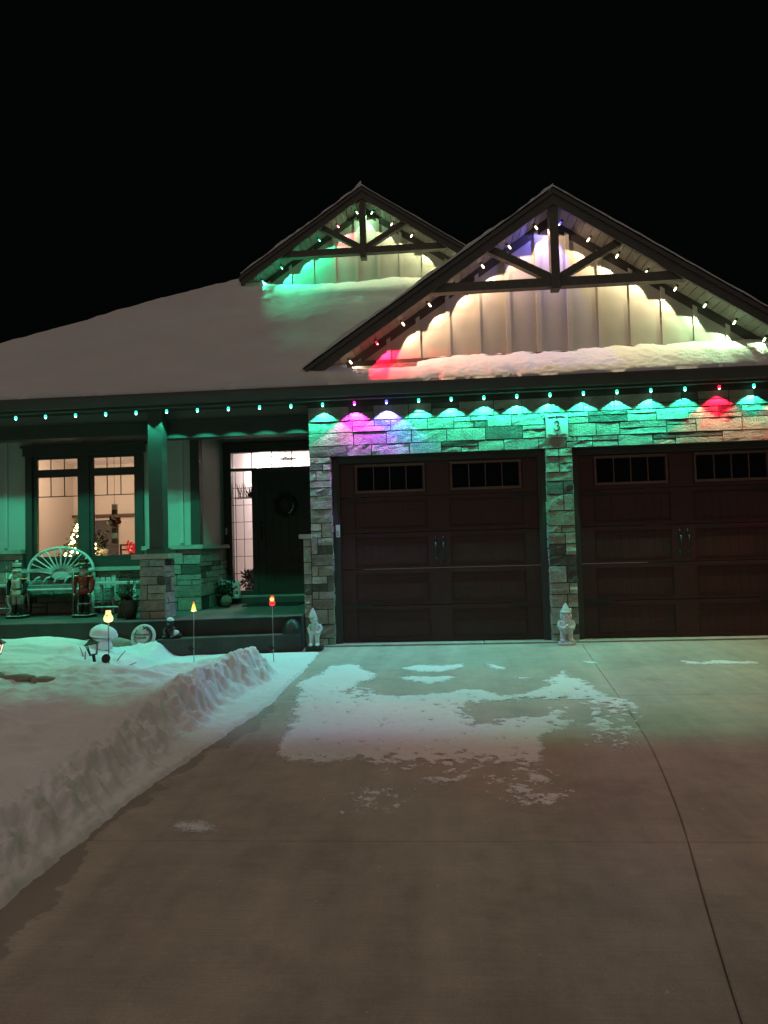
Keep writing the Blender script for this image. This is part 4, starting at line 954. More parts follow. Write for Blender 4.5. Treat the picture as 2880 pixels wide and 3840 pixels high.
# ---- nutcracker figures
def nutcracker(x, y, z, H, red, label):
    t = thing('nutcracker', (x, y, z), label, 'nutcracker'); k = H/.80
    def P(dx, dy, dz): return (x+dx*k, y+dy*k, z+dz*k)
    def L(prof, c, mat, name, n=16, sx=1, sy=1):
        m = MB(); m.lathe([(r*k, zz*k) for r, zz in prof], P(*c), n, sx=sx, sy=sy); return m.build(name, mat, t, True)
    coat = 'red' if red else 'cream'; trouser = 'ink' if red else 'cream'; sleeve = 'red' if red else 'ink'; boot = 'ink'
    m = MB(); m.prism([(x+a*k, y+b*k) for a, b in ((-.13, -.07), (-.08, -.11), (.08, -.11), (.13, -.07), (.13, .09), (-.13, .09))], z, z+.03*k, 'z'); m.build('base', 'ink', t)
    m = MB(); m.prism([(x+a*k, y+b*k) for a, b in ((-.132, -.072), (-.08, -.113), (.08, -.113), (.132, -.072), (.132, .092), (-.132, .092))], z+.0305*k, z+.036*k, 'z'); m.build('base_edge', 'cream', t)
    for s in (-1, 1):
        L([(.034, .0), (.034, .10), (.038, .135)], (s*.04, 0, .037), boot, 'boot'); m = MB(); m.ball(P(s*.04, -.03, .055), (.03*k, .045*k, .02*k)); m.build('toe', boot, t, True)
        L([(.031, .0), (.033, .13), (.030, .15)], (s*.04, 0, .173), trouser, 'leg'); L([(.038, 0), (.038, .016)], (s*.04, 0, .172), 'cream' if red else 'ink', 'cuff')
        m = MB(); m.tube([P(s*.095, 0, .535), P(s*.125, 0, .45), P(s*.12, -.02, .37), P(s*.105, -.05, .32)], [.030*k, .032*k, .027*k, .022*k], 10); m.build('arm', sleeve, t, True)
        m = MB(); m.ball(P(s*.104, -.055, .305), .020*k); m.build('hand', 'skin', t, True); m = MB(); m.lathe([(.006*k, .0), (.05*k, .01*k), (.052*k, .022*k), (.03*k, .03*k)], P(s*.095, 0, .525), 12); m.build('epaulette', 'gold', t, True)
    L([(.085, 0), (.075, .05), (.06, .10), (.072, .17), (.082, .22), (.06, .25), (.03, .265)], (0, 0, .305), coat, 'coat', 18, 1, .8)
    L([(.066, 0), (.066, .022)], (0, 0, .395), 'ink', 'belt', 18, 1, .82)
    m = MB(); m.box(*[v for v in (x-.016*k, x+.016*k)], y-.062*k, y-.056*k, z+.39*k, z+.425*k); m.build('buckle', 'gold', t)
    m = MB()
    for i in range(3): m.ball(P(0, -.066, .45+i*.028), .008*k, 8, 6)
    m.build('buttons', 'gold', t, True)
    L([(.03, 0), (.05, .02), (.056, .06), (.05, .10)], (0, 0, .555), 'skin', 'head')
    m = MB(); m.ball(P(0, -.062, .602), .012*k); m.build('nose', 'skin', t, True)
    m = MB(); m.ball(P(0, -.05, .575), (.032*k, .016*k, .026*k)); m.build('beard', 'grey', t, True)
    m = MB(); m.ball(P(-.02, -.053, .617), .006*k, 8, 6); m.ball(P(.02, -.053, .617), .006*k, 8, 6); m.build('eyes', 'ink', t, True)
    m = MB(); m.ball(P(0, .018, .595), (.062*k, .045*k, .06*k)); m.build('hair', 'grey', t, True)
    L([(.066, 0), (.066, .018), (.055, .02), (.058, .10), (.064, .115), (.05, .12)], (0, 0, .648), 'rockdark' if red else 'cream', 'hat')
    L([(.061, 0), (.061, .02)], (0, 0, .70), 'gold' if red else 'ink', 'hat_band')
    m = MB(); m.ball(P(0, 0, .79), .022*k); m.build('pompom', 'red' if red else 'cream', t, True)
    m = MB(); m.tube([P(-.12, -.062, .037), P(-.11, -.065, .66)], .006*k, 6); m.build('staff', 'steel', t, True); m = MB(); m.lathe([(.010*k, 0), (.014*k, .03*k), (.002*k, .08*k)], P(-.11, -.065, .66), 8); m.build('staff_head', 'gold', t, True)
nutcracker(-4.478, .35, .412, .79, False, 'nutcracker in cream coat and hat with black boots at the left of the bench')
nutcracker(-3.483, .28, .412, .82, True, 'red-coated nutcracker with dark hat standing in front of the bench')

# ---- bench with sunburst back
bn = thing('garden_bench', (-4.15, 1.0, .412), 'white cast-metal bench with a sunburst oval back and grey cushion under the window', 'bench')
bx0, by, BX, BZ = -4.16, .93, .50, .89
m = MB(); ar = [(bx0+BX*math.cos(rad(a)), by, BZ+.08+.40*max(0, math.sin(rad(a)))**.8 if 0 <= a <= 180 else BZ) for a in range(0, 181, 9)]
m.tube([(bx0+BX*.93, by, BZ-.04), (bx0+BX*1.0, by, BZ+.02)]+ar+[(bx0-BX*1.0, by, BZ+.02), (bx0-BX*.93, by, BZ-.04)], .021, 8); m.build('back_frame', 'iron_white', bn, True)
m = MB(); m.ball((bx0, by, BZ+.10), (.17, .010, .09), 18, 10); hubo = m.build('back_hub', 'iron_white', bn, True)
for i in range(13):
    a = 8+i*164/12; e = Vector((bx0+BX*math.cos(rad(a)), by, BZ+.08+.40*math.sin(rad(a))**.8)); c = Vector((bx0+.13*math.cos(rad(a)), by, BZ+.10+.07*math.sin(rad(a))))
    md = (c+e)/2; w = .020 if i % 2 == 0 else .013
    m = MB(); m.tube([c, c.lerp(e, .35), c.lerp(e, .75), e], [.026, w*.6, w*.5, w*1.15], 6); m.build('ray', 'iron_white', bn, True)
for i in range(6):
    xa = bx0-.40+.16*i; m = MB(); m.tube([(xa+.08, by, BZ+.06), (xa+.03, by, BZ+.045), (xa-.01, by-.01, BZ+.0), (xa-.02, by-.01, BZ-.055)], [.014, .016, .014, .012], 6); m.build('scroll', 'iron_white', bn, True)
m = MB(); m.box(bx0-.52, bx0+.52, .48, .93, .775, .80); m.tube([(bx0-.53, .475, .785), (bx0+.53, .475, .785)], .018, 8); m.build('seat', 'iron_white', bn)
m = MB(); m.box(bx0-.49, bx0+.49, .50, .90, .802, .845); m.build('cushion', 'cushion', bn)
for sx in (-1, 1):
    xx = bx0+sx*.50
    m = MB(); m.tube([(xx, .50, .78), (xx+sx*.03, .46, .66), (xx-sx*.01, .49, .52), (xx+sx*.035, .45, .415)], [.026, .022, .016, .02], 8); m.build('leg', 'iron_white', bn, True)
    m = MB(); m.tube([(xx, .92, .80), (xx, .94, .6), (xx, .98, .415)], [.022, .018, .018], 8); m.build('leg', 'iron_white', bn, True)
    m = MB(); m.tube([(xx, .94, 1.02), (xx+sx*.02, .75, 1.03), (xx+sx*.03, .56, 1.0), (xx+sx*.03, .50, .93), (xx, .50, .80)], .018, 8); m.build('armrest', 'iron_white', bn, True)

# ---- side tables
def side_table(x0, x1, y0, y1, zt, label):
    t = thing('side_table', ((x0+x1)/2, (y0+y1)/2, .412), label, 'table')
    m = MB(); m.box(x0, x1, y0, y1, zt-.028, zt); m.build('table_top', 'iron_white', t)
    for xx in (x0+.03, x1-.03):
        for yv in (y0+.03, y1-.03): m = MB(); m.tube([(xx, yv, .413), (xx, yv, zt-.029)], [.017, .021], 8); m.build('leg', 'iron_white', t, True)
    m = MB(); m.tube([(x0+.03, y0+.03, .52), (x1-.03, y0+.03, .52)], .013, 8); m.build('stretcher', 'iron_white', t, True)
side_table(-5.35, -4.70, .66, .95, .86, 'white side table at the left end of the bench by the edge')
side_table(-3.52, -2.86, .52, .86, .865, 'white side table between the bench and the stone pier')
# ---- small slatted chair behind the right table
ch = thing('slatted_chair', (-3.55, .92, .412), 'small pale slatted wooden chair tucked behind the right side table', 'chair')
for i in range(5):
    xa = -3.74+i*.082; m = MB(); m.box(xa, xa+.062, .965, .98, .50, .955-(.0 if i in (0, 4) else .03)); m.build('back_slat', 'iron_white', ch)
for i in range(4):
    za = .60+i*.05; m = MB(); m.box(-3.72, -3.38, .90, .915, za, za+.04); m.build('front_slat', 'iron_white', ch)
m = MB(); m.box(-3.74, -3.34, .885, .962, .565, .585); m.build('seat', 'iron_white', ch)
for xx in (-3.74, -3.37): m = MB(); m.box(xx, xx+.03, .875, .899, .413, .80); m.build('leg', 'iron_white', ch); m = MB(); m.box(xx, xx+.03, .97, .985, .413, .5); m.build('leg', 'iron_white', ch)

# ---- pot with bare twigs, dried sheaf
pt = thing('potted_twigs', (-2.65, -.12, .412), 'tall dark glazed pot of bare twigs and dark leaves beside the stone pier', 'plant')
m = MB(); m.lathe([(.065, 0), (.075, .02), (.10, .12), (.108, .20), (.10, .235), (.108, .245), (.09, .245)], (-2.655, -.13, .413), 22); m.build('pot', 'terracotta', pt, True)
m = MB()
for i in range(26):
    a = rw_.uniform(0, 6.28); r = rw_.uniform(.02, .11); h_ = rw_.uniform(.15, .40); m.tube([(-2.66, -.13, .62), (-2.66+r*.5*math.cos(a), -.13+r*.4*math.sin(a), .62+h_*.6), (-2.66+r*math.cos(a)*1.1, -.13+r*math.sin(a)*.8, .62+h_)], [.004, .003, .0015], 4)
m.build('twigs', 'twig', pt, True)
m = MB(); leafcloud(m, [(-2.70+rw_.gauss(0, .05), -.13+rw_.gauss(0, .04), .72+rw_.gauss(0, .05)) for _ in range(150)], .06, rw_); m.build('leaves', 'leaf', pt)
m = MB(); m.ball((-2.72, -.16, .735), (.055, .05, .045)); remesh(m.build('seed_head', 'leaf', pt, True), .012)
sf = thing('dried_sheaf', (-2.83, -.02, .412), 'dried straw-coloured sheaf standing left of the glazed pot', 'dried plant')
m = MB()
for i in range(60):
    a = rw_.uniform(0, 6.28); r = rw_.uniform(0, .05); a2 = a+rw_.uniform(-.4, .4); r2 = rw_.uniform(.03, .10)
    m.tube([(-2.83+r*math.cos(a), -.02+r*math.sin(a), .413), (-2.83+r*.5*math.cos(a), -.02+r*.5*math.sin(a), .60), (-2.83+r2*math.cos(a2), -.02+r2*math.sin(a2), .66+rw_.uniform(0, .06))], [.004, .003, .0025], 4)
m.build('stalks', 'straw', sf, True); m = MB(); m.lathe([(.036, 0), (.036, .02)], (-2.83, -.02, .59), 12); m.build('tie', 'twig', sf, True)

# ---- gnome statues
gn = thing('gnome_statue', (2.89, -.20, gz(-.2)), 'white standing garden gnome at the pillar between the garage doors', 'statue')
gx_, gy_, g0 = 2.893, -.20, gz(-.2)
def gnome_stand():
    m = MB(); m.lathe([(.104, .0), (.106, .02), (.10, .036)], (gx_, gy_, g0), 20)
    for s in (-1, 1):
        m.tube([(gx_+s*.043, gy_, g0+.03), (gx_+s*.043, gy_, g0+.10), (gx_+s*.038, gy_, g0+.19)], [.036, .034, .042], 12); m.ball((gx_+s*.052, gy_-.035, g0+.055), (.037, .055, .026))
        m.tube([(gx_+s*.06, gy_, g0+.285), (gx_+s*.085, gy_-.01, g0+.235), (gx_+s*.07, gy_-.045, g0+.20), (gx_+s*.018, gy_-.075, g0+.205)], [.034, .033, .027, .02], 10)
    m.lathe([(.05, .15), (.075, .17), (.085, .21), (.082, .25), (.066, .295), (.05, .32)], (gx_, gy_, g0), 20, sy=.8)
    m.ball((gx_, gy_, g0+.355), (.062, .056, .062)); m.ball((gx_-.05, gy_, g0+.345), (.024, .034, .045)); m.ball((gx_+.05, gy_, g0+.345), (.024, .034, .045))
    m.lathe([(.066, .385), (.07, .395), (.066, .405), (.058, .41), (.036, .455), (.015, .495), (.004, .512)], (gx_, gy_, g0), 20)
    m.ball((gx_, gy_-.06, g0+.365), (.014, .014, .012)); m.ball((gx_, gy_-.045, g0+.315), (.036, .028, .036)); m.ball((gx_-.018, gy_-.057, g0+.345), (.02, .012, .009)); m.ball((gx_+.018, gy_-.057, g0+.345), (.02, .012, .009))
    m.ball((gx_-.024, gy_-.05, g0+.378), (.012, .012, .008)); m.ball((gx_+.024, gy_-.05, g0+.378), (.012, .012, .008)); m.ball((gx_, gy_-.075, g0+.235), (.022, .02, .018))
    m.ball((gx_+.06, gy_-.01, g0+.425), (.013, .02, .022), 8, 6)
    return m
remesh(gnome_stand().build('figure', 'statue', gn, True), .0048, 2)
gs = thing('gnome_statue', (-.21, -.30, gz(-.3)), 'white seated garden gnome leaning beside the porch step on a dark block', 'statue')
sx_, sy_, s0 = -.205, -.30, .055
m = MB(); m.box(-.315, -.115, -.385, -.20, gz(-.38)-.01, .052); m.build('plinth', 'step_stone', gs)
m = MB(); m.lathe([(.058, 0), (.06, .05), (.055, .13), (.05, .14)], (sx_-.025, sy_+.03, s0), 14)
m.lathe([(.06, .11), (.068, .16), (.062, .21), (.05, .26), (.035, .29)], (sx_, sy_+.02, s0), 18, sy=.85)
for s in (-1, 1):
    m.tube([(sx_+s*.03, sy_+.01, s0+.14), (sx_+s*.035, sy_-.055, s0+.14), (sx_+s*.035, sy_-.065, s0+.06), (sx_+s*.04, sy_-.065, s0+.015)], [.034, .032, .028, .026], 10); m.ball((sx_+s*.042, sy_-.095, s0+.016), (.028, .048, .018))
    m.tube([(sx_+s*.05, sy_+.01, s0+.25), (sx_+s*.075, sy_, s0+.20), (sx_+s*.055, sy_-.045, s0+.155), (sx_+s*.015, sy_-.07, s0+.165)], [.028, .028, .022, .017], 10)
m.ball((sx_-.012, sy_, s0+.32), (.05, .046, .05)); m.lathe([(.052, .34), (.055, .35), (.05, .36), (.035, .405), (.018, .44), (.004, .465)], (sx_-.022, sy_, s0), 18)
m.ball((sx_-.006, sy_-.048, s0+.325), (.012, .013, .011)); m.ball((sx_-.004, sy_-.035, s0+.282), (.034, .026, .034)); m.ball((sx_+.012, sy_-.042, s0+.31), (.018, .012, .01)); m.ball((sx_-.024, sy_-.042, s0+.31), (.018, .012, .01))
remesh(m.build('figure', 'statue', gs, True), .0046, 2)

# ---- dark dome on the step, bronze animal with snow caps by the pier
m = MB(); m.lathe([(.128, 0), (.13, .02), (.118, .06), (.092, .12), (.055, .168), (.02, .185), (.003, .187)], (0, 0, 0), 26)
dm = m.build('dome_stone', 'rockdark', None, True); dm.location = (-.49, -.315, .2055); tag(dm, 'dark glossy dome-shaped stone at the right end of the step', 'stone')
bz = thing('animal_figure', (-1.95, -.52, .205), 'dark seated animal figure capped with snow at the left end of the step', 'statue')
bx_, by_ = -1.965, -.545
m = MB(); m.ball((bx_, by_+.03, .28), (.07, .06, .085)); m.ball((bx_-.005, by_, .385), (.048, .048, .045)); m.ball((bx_-.035, by_, .43), (.014, .01, .02)); m.ball((bx_+.03, by_, .43), (.014, .01, .02)); m.ball((bx_-.005, by_-.045, .375), (.02, .025, .017))
for s in (-1, 1):
    m.tube([(bx_+s*.05, by_, .33), (bx_+s*.06, by_-.05, .28), (bx_+s*.035, by_-.075, .25)], [.024, .02, .018], 8); m.ball((bx_+s*.05, by_-.05, .228), (.034, .06, .022))
m.tube([(bx_+.03, by_-.02, .24), (bx_+.10, by_-.02, .235), (bx_+.155, by_-.02, .24)], [.04, .035, .025], 10)
remesh(m.build('body', 'bronze', bz, True), .006, 2)
m = MB(); m.ball((bx_+.005, by_-.005, .435), (.045, .04, .026)); m.ball((bx_+.035, by_-.02, .43), (.03, .02, .012)); remesh(m.build('snow_cap', 'snow', bz, True), .006, 2)
m = MB(); m.ball((bx_+.085, by_-.03, .278), (.04, .036, .032)); m.ball((bx_+.075, by_-.04, .26), (.03, .03, .02)); remesh(m.build('snow_cap', 'snow', bz, True), .006, 2)

# ---- round welcome plaque leaning against the porch
wp = thing('welcome_plaque', (-2.25, -.66, .08), 'round stone welcome plaque with bird and leaf relief leaning on the porch', 'plaque')
Mx = Matrix.Translation((-2.255, -.66, .245)) @ Matrix.Rotation(rad(72), 4, 'X') @ Matrix.Rotation(rad(-8), 4, 'Z')
def disc(prof, name, mat, n=40):
    m = MB(); m.lathe(prof, (0, 0, 0), n); m.v = [tuple(Mx @ Vector(v)) for v in m.v]; return m.build(name, mat, wp, True)
disc([(.148, -.016), (.152, -.010), (.152, .010), (.146, .017)], 'disc', 'plaque'); disc([(.144, .0172), (.136, .020)], 'face', 'statue')
m = MB()
for i in range(16):
    a = rad(-60+i*9); r = .112; p = Vector((r*math.cos(a), r*math.sin(a), .022)); d = Vector((-math.sin(a+.5), math.cos(a+.5), 0)); m.tube([p-d*.016, p, p+d*.018], [.003, .0075, .002], 5)
    p2 = p*.82; p2.z = .022; d = Vector((-math.sin(a-.9), math.cos(a-.9), 0)); m.tube([p2-d*.012, p2, p2+d*.012], [.002, .005, .002], 5)
m.v = [tuple(Mx @ Vector(v)) for v in m.v]; m.build('leaf_border', 'rockdark', wp, True); m = MB()
m.tube([(-.02, .085, .022), (.0, .098, .024), (.02, .105, .022)], [.004, .009, .003], 6); m.tube([(0, .098, .023), (-.03, .125, .022)], [.009, .002], 5); m.tube([(.004, .1, .023), (.03, .13, .022)], [.008, .002], 5)
m.v = [tuple(Mx @ Vector(v)) for v in m.v]; m.build('bird', 'rockdark', wp, True); m = MB()
for i in range(7):
    a = rad(150+i*14); p = Vector((.115*math.cos(a), .115*math.sin(a), .022)); m.tube([p, p*.85+Vector((.008, .0, .003))], [.006, .002], 5)
m.v = [tuple(Mx @ Vector(v)) for v in m.v]; m.build('leaf_border', 'rockdark', wp, True)
for body, yy_ in (('Welcome', .018), ('Friends', -.022)):
    o = text_mesh(body, .05, (0, 0, 0), (0, 0, 0), 'ink', wp); o.matrix_local = Matrix.Translation(-Vector(ROOTLOC['welcome_plaque'])) @ Mx @ Matrix.Translation((-.025, yy_, .0215)) @ Matrix.Rotation(rad(9), 4, 'Z')

# ---- boulders and edging stones
def rock(name, c, r, mat, label, seed, cat='stone', group=None):
    m = MB(); m.ball((0, 0, 0), 1.0, 16, 10); vs = []
    for v in m.v:
        v = Vector(v); n_ = 1+.22*fbm(v.x*1.3+seed, v.y*1.3, v.z*1.3, 3); vs.append((math.copysign(abs(v.x)**.8, v.x)*r[0]*n_, math.copysign(abs(v.y)**.8, v.y)*r[1]*n_, math.copysign(abs(v.z)**.75, v.z)*r[2]*n_))
    m.v = vs; o = m.build(name, mat, None, True); o.location = c; return tag(o, label, cat, group)
rock('boulder', (-2.75, -.60, .13), (.36, .10, .10), 'boulder', 'long low tan boulder against the porch behind the snow-capped ornament', 3)
for i, (xx, w) in enumerate(((-2.72, .13), (-2.46, .15), (-2.2, .13))): rock('edging_stone', (xx, -2.93-.01*i, SH(xx, -2.98)+.005), (w, .06, .038), 'boulder', '%s tan edging stone showing through the lawn snow from the left' % ORD(i), 7+i*3, 'stone', 'edging stones of the snowy bed')

# ---- tiered ornament under domes of snow
mo = thing('tiered_ornament', (-2.54, -1.10, .1), 'tiered garden ornament buried under two rounded domes of snow', 'ornament')
ox, oy = -2.545, -1.10
m = MB(); m.lathe([(.05, .05), (.035, .2), (.12, .285), (.125, .295), (.03, .30)], (ox, oy, 0), 18); m.build('stand', 'statue', mo, True)
def dome(c, r, h, name):
    m = MB(); prof = [(r*.80, -.030), (r*.98, -.026), (r*1.0, -.005), (r*.96, .012)]+[(r*math.cos(a)*.96, .012+h*math.sin(a)) for a in [i/8*math.pi/2 for i in range(1, 8)]]+[(.004, .012+h)]
    m.lathe(prof, (0, 0, 0), 26); m.v = [(v[0]*(1+.12*fbm(v[0]*9, v[1]*9, 3))+c[0], v[1]*(1+.1*fbm(v[1]*9, v[0]*9, 5))+c[1], v[2]*(1+.2*fbm(v[0]*8, v[1]*8, 7))+.12*(c[0]-0)*0+c[2]-.12*v[0]) for v in m.v]; m.build(name, 'snow', mo, True)
dome((ox, oy, .335), .155, .095, 'snow_dome'); dome((ox+.03, oy-.06, .205), .10, .09, 'snow_dome')

# ---- path lanterns
def lantern(x, y, label, lit, tilt):
    z = SH(x, y)-.05; t = thing('path_lantern', (x, y, z), label, 'lantern')
    MM = Matrix.Translation((x, y, z)) @ Matrix.Rotation(rad(tilt), 4, 'Y') @ Matrix.Rotation(rad(18), 4, 'Z')
    def B(m, name, mat, sm=False): m.v = [tuple(MM @ Vector(v)) for v in m.v]; return m.build(name, mat, t, sm)
    B(MB().box(-.014, .014, -.014, .014, 0, .125), 'post', 'black')
    B(MB().box(-.036, .036, -.036, .036, .125, .137), 'base_plate', 'black')
    a, b, z0, z1 = .032, .052, .1375, .235
    fr = MB()
    for sx in (-1, 1):
        for sy in (-1, 1): fr.tube([(sx*a, sy*a, z0), (sx*b, sy*b, z1)], .0055, 4)
    B(fr, 'cage', 'black')
    for k in range(4):
        rz = Matrix.Rotation(k*math.pi/2, 4, 'Z'); p = MB(); p.add([rz @ Vector(v) for v in ((-a*.9, -a, z0), (a*.9, -a, z0), (b*.9, -b, z1), (-b*.9, -b, z1))], [(0, 1, 2, 3)]); B(p, 'pane', 'glass' if not lit else emit('lantern_glow_%d' % k, (1, .72, .55), 1.1))
    B(MB().lathe([(.094, .235), (.096, .242), (.06, .262), (.022, .288), (.008, .296), (.012, .303), (.003, .312)], (0, 0, 0), 4, Matrix.Rotation(math.pi/4, 4, 'Z')), 'roof', 'black')
lantern(-2.19, -2.02, 'black unlit path lantern leaning in the snow in front of the domed ornament', False, -9)
lantern(-3.175, -2.15, 'lit path lantern cut off by the left edge of the photo', True, 3)

# ---- figures on stakes
def stake(x, y, zb, length, kind_, label, pside):
    t = thing('stake_light', (x, y, zb), label, 'stake light', 'lit figures on stakes')
    lean = {'snow': -.004, 'tree': .012, 'red': -.006}[kind_]; zt = zb+length
    MB().tube([(x, y, zb), (x+lean*length, y, zt)], .0055, 6).build('rod', 'steel', t, True)
    xt = x+lean*length
    M3 = MB(); M3.lathe([(.042, -.004), (.044, 0), (.042, .004)], (0, 0, 0), 18 if kind_ == 'snow' else 4); Rm = Matrix.Translation((x+pside, y-.015, zb+.17+(.0 if kind_ != 'snow' else -.09))) @ Matrix.Rotation(rad(75), 4, 'X')
    M3.v = [tuple(Rm @ Vector(v)) for v in M3.v]; M3.build('solar_panel', 'black', t)
    if kind_ == 'snow':
        MB().lathe([(.02, 0), (.042, .012), (.048, .035), (.04, .06), (.028, .072)], (xt, y, zt), 18, sy=.55).build('body', emit('glow_cream', (1, .80, .36), 1.5), t, True)
        MB().lathe([(.026, .0), (.031, .004), (.031, .010), (.026, .012), (.026, .038), (.024, .04)], (xt, y, zt+.072), 16, sy=.6).build('hat', emit('glow_hat', (1, .80, .35), 1.2), t, True)
        MB().tube([(xt-.028, y-.02, zt+.072), (xt, y-.03, zt+.068), (xt+.028, y-.02, zt+.072)], .0035, 6).tube([(xt, y-.03, zt+.068), (xt-.01, y-.03, zt+.048)], .003, 5).tube([(xt, y-.03, zt+.068), (xt+.012, y-.03, zt+.05)], .003, 5).build('scarf', emit('glow_scarf', (.25, .45, .05), .5), t, True)
    elif kind_ == 'tree':
        for k, (r0, r1, z0, z1) in enumerate(((.036, .018, 0, .035), (.028, .012, .030, .062), (.020, .003, .056, .092))): MB().lathe([(r0, z0), (r0*.95, z0+.006), (r1, z1)], (xt, y, zt), 12, sy=.6).build('tier', emit('glow_tree_%d' % k, (.95, .85, .10), 1.2), t)
        MB().ball((xt, y, zt+.10), .011, 10, 8).build('topper', emit('glow_topper', (1, .10, .05), 1.5), t, True); MB().ball((xt, y-.02, zt+.012), (.012, .008, .012), 10, 8).build('lamp', emit('glow_white', (1, .95, .75), 4), t, True)
    else:
        MB().lathe([(.022, 0), (.034, .012), (.036, .03), (.028, .05), (.020, .056)], (xt, y, zt), 16, sy=.6).build('coat', emit('glow_red', (1, .03, .05), 1.3), t, True)
        MB().ball((xt, y-.008, zt+.072), (.026, .018, .026), 14, 10).build('face', emit('glow_face', (1, .55, .12), 1.6), t, True)
        MB().lathe([(.027, .088), (.022, .10), (.010, .112), (.003, .116)], (xt, y, zt), 14, sy=.7).build('hood', emit('glow_hood', (1, .04, .04), 1.3), t, True)
        MB().lathe([(.0365, .022), (.0365, .028)], (xt, y, zt), 16, sy=.62).build('belt', 'ink', t, True)
stake(-1.78, -2.58, SH(-1.78, -2.58)-.03, .42, 'snow', 'glowing yellow snowman on a stake in the lawn snow', -.022)
stake(-1.50, -1.03, -.03, .60, 'tree', 'glowing yellow-green tree shape on a stake left of the step', -.03)
stake(-.548, -1.09, -.03, .65, 'red', 'glowing red bearded figure on a stake in front of the step', -.028)

# ---- stems poking out of the snow
for i, (xx, yv, dx, hh) in enumerate(((-2.44, -1.75, -.06, .14), (-2.36, -1.9, .0, .12), (-2.05, -1.85, .10, .12), (-1.95, -1.9, .14, .06))):
    z = SH(xx, yv)-.03; m = MB(); m.tube([(xx, yv, z), (xx+dx*.5, yv, z+hh*.55), (xx+dx, yv+.01, z+hh)], [.007, .006, .004], 6)
    o = m.build('plant_stem', 'straw', None, True, loc=(xx, yv, z)); tag(o, '%s dry plant stem poking out of the snow by the black lantern' % ORD(i), 'stem', 'dry stems in the snowy bed')

# ---- indoors: tree, hanging, table, chair, foyer lantern, plants
xt = thing('christmas_tree', (-4.36, 2.0, .42), 'small lit Christmas tree behind the front room window', 'tree')
m = MB(); m.tube([(-4.36, 2.0, .42), (-4.36, 2.0, 1.95)], [.03, .008], 6); m.build('trunk', 'twig', xt)
m = MB(); pts = []
for i in range(2200):
    z = rw_.random()**.8; a = rw_.uniform(0, 6.28); r = (1-z)*.60*math.sqrt(rw_.random())+.01; pts.append((-4.36+r*math.cos(a), 2.0+r*math.sin(a), .75+z*1.2))
leafcloud(m, pts, .075, rw_, .35); m.build('crown', 'pine', xt)
lm = emit('fairy_bulb', (1, .66, .24), 30)
b0 = None
for i in range(80):
    z = .06+.9*rw_.random(); a = rw_.uniform(3.3, 6.1); r = (1-z)*.46+.02; p = (-4.36+r*math.cos(a), 2.0+r*math.sin(a), .75+z*1.2)
    if b0 is None: b0 = MB().ball(p, .017, 8, 6).build('fairy_light', lm, xt, True); p0 = p
    else:
        o = b0.copy(); COL.objects.link(o); o.parent = xt; o.location = Vector(p)-Vector(p0)
hg = thing('wall_hanging', (-3.705, 1.75, 1.45), 'chunky brown and white hanging decoration with a bow inside the right window', 'hanging')
hx, hy = -3.705, 1.72
for k, (dz, mat) in enumerate(((.30, 'cream'), (.215, 'brownwood'), (.13, 'cream'), (.02, 'brownwood'), (-.07, 'brownwood'), (-.155, 'cream'), (-.24, 'brownwood'))): MB().box(hx-.035, hx+.035, hy-.03, hy+.03, 1.70+dz-.04, 1.70+dz+.04).build('block', mat, hg)
MB().tube([(hx, hy, 1.95), (hx, hy, 3.1)], .003, 5).build('cord', 'twig', hg)
for s in (-1, 1): MB().ball((hx+s*.07, hy-.03, 1.76), (.055, .025, .04)).build('bow_loop', 'red' if s > 0 else 'cream', hg, True)
m = MB(); leafcloud(m, [(hx+rw_.gauss(0, .06), hy-.02, 1.77+rw_.gauss(0, .03)) for _ in range(60)], .06, rw_); leafcloud(m, [(hx-.18-rw_.random()*.14, hy+.1, 1.62-rw_.random()*.28) for _ in range(50)], .07, rw_); m.build('leaves', 'leaf', hg)
tb = thing('hall_table', (-3.800, 2.2, .42), 'wooden table inside the window holding a white box', 'table')
MB().box(-4.300, -3.350, 1.95, 2.4, 1.16, 1.20).build('table_top', 'brownwood', tb)
for xx in (-4.270, -3.410):
    for yv in (1.98, 2.34): MB().box(xx, xx+.04, yv, yv+.04, .421, 1.159).build('leg', 'brownwood', tb)
tx = thing('tissue_box', (-4.120, 2.1, 1.201), 'white box with a puff of tissue on the table inside the window', 'box')
MB().box(-4.190, -3.990, 2.02, 2.18, 1.2015, 1.255).build('box', 'cream', tx); m = MB(); m.ball((-4.090, 2.1, 1.30), (.10, .05, .06)); m.v = [(v[0]+.02*fbm(v[0]*20, v[2]*20, 1), v[1], v[2]+.02*fbm(v[0]*15, 3, v[2]*9)) for v in m.v]; m.build('tissue', 'white', tx, True)
rc = thing('red_chair', (-3.870, 2.55, .42), 'small red-brown chair back seen through the right window pane', 'chair')
for xx in (-4.010, -3.770): MB().box(xx, xx+.025, 2.55, 2.58, .421, 1.42).build('leg', 'brownwood', rc)
for zz in (1.22, 1.31, 1.39): MB().box(-3.984, -3.771, 2.555, 2.575, zz, zz+.03).build('back_rail', 'red', rc)
MB().box(-4.020, -3.740, 2.25, 2.549, .86, .89).build('seat', 'brownwood', rc)
for xx in (-4.010, -3.770): MB().box(xx, xx+.025, 2.26, 2.285, .421, .859).build('leg', 'brownwood', rc)
rf = thing('red_flower', (-3.560, 2.1, 1.201), 'red flower in a pot at the right side of the window', 'flower')
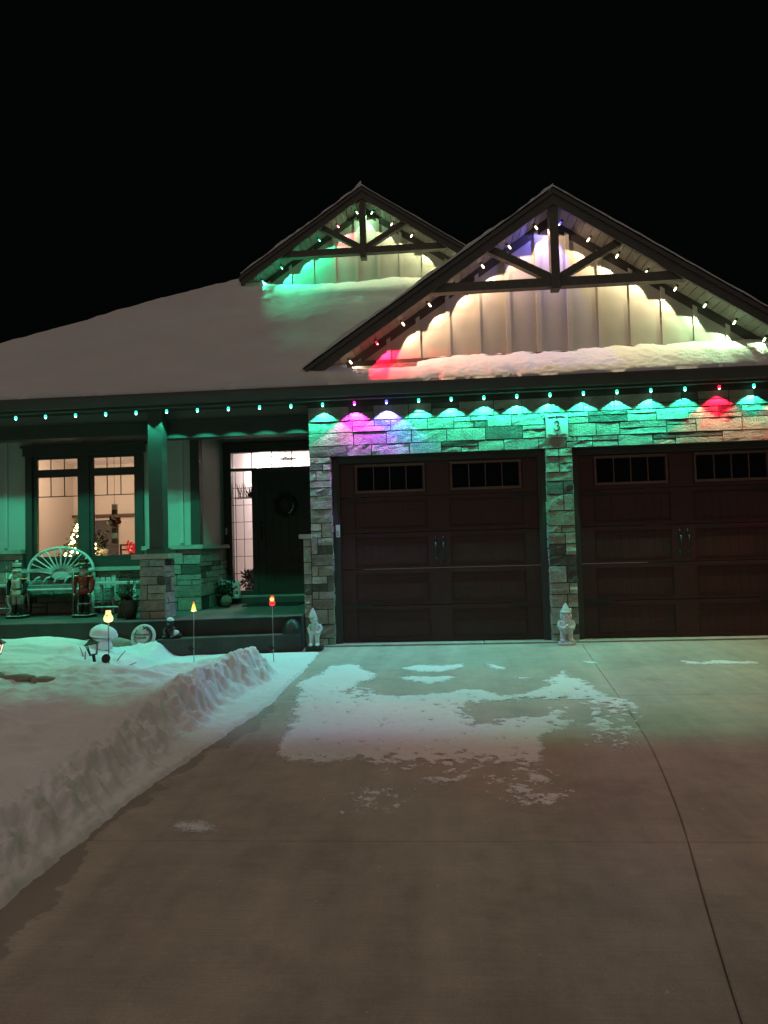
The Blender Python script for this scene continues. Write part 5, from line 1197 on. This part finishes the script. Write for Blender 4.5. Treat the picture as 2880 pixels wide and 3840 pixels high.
MB().lathe([(.03, 0), (.045, .07)], (-3.600, 2.1, 1.2015), 12).build('pot', 'brownwood', rf, True); m = MB(); leafcloud(m, [(-3.600+rw_.gauss(0, .04), 2.1+rw_.gauss(0, .03), 1.33+rw_.gauss(0, .05)) for _ in range(70)], .07, rw_); m.build('petals', emit('self_lit_red_petals', (1, .03, .04), .35, (.6, .02, .02)), rf)  # petals have a faint glow put into their material; the flower is no lamp
fl = thing('foyer_lantern', (-1.32, 3.4, 2.62), 'dark pendant lantern seen through the transom above the door', 'lantern')
m = MB(); m.lathe([(.20, 2.86), (.18, 2.875), (.03, 2.90)], (-1.32, 3.4, 0), 4); m.build('roof', 'black', fl); MB().tube([(-1.32, 3.4, 2.90), (-1.32, 3.4, 3.1)], .008, 6).build('rod', 'black', fl)
m = MB()
for k in range(4):
    a = k*math.pi/2; m.tube([(-1.32+.17*math.cos(a), 3.4+.17*math.sin(a), 2.86), (-1.32+.22*math.cos(a), 3.4+.22*math.sin(a), 2.50)], .007, 4)
m.tube([(-1.32+.22*math.cos(k*math.pi/2), 3.4+.22*math.sin(k*math.pi/2), 2.50) for k in range(5)], .007, 4); m.build('cage', 'black', fl)
ip = thing('indoor_plant', (-1.78, 2.75, .42), 'leafy plant on the floor inside the sidelight', 'plant')
MB().lathe([(.09, 0), (.12, .2), (.10, .21)], (-1.80, 2.75, .421), 16).build('pot', 'black', ip, True); m = MB(); leafcloud(m, [(-1.80+rw_.gauss(0, .07), 2.75+rw_.gauss(0, .05), .66+rw_.random()*.22) for _ in range(160)], .13, rw_, .3); m.build('leaves', 'leaf', ip)
sp = thing('shelf_plant', (-1.86, 2.78, 2.16), 'reedy plant on a shelf behind the top of the sidelight', 'plant')
MB().box(-2.12, -1.62, 2.70, 2.90, 2.14, 2.155).build('shelf', 'foyer', sp); MB().lathe([(.05, 0), (.065, .07)], (-1.80, 2.8, 2.156), 12).build('pot', 'black', sp, True)
m = MB()
for i in range(34):
    a = rw_.uniform(-1, 1); x0_ = -1.86+rw_.uniform(-.16, .12); hh = rw_.uniform(.12, .26); m.tube([(x0_, 2.8, 2.16), (x0_+a*.04, 2.8, 2.16+hh*.6), (x0_+a*.10, 2.79, 2.16+hh)], [.005, .005, .001], 4)
m.build('reeds', 'leaf', sp, True)
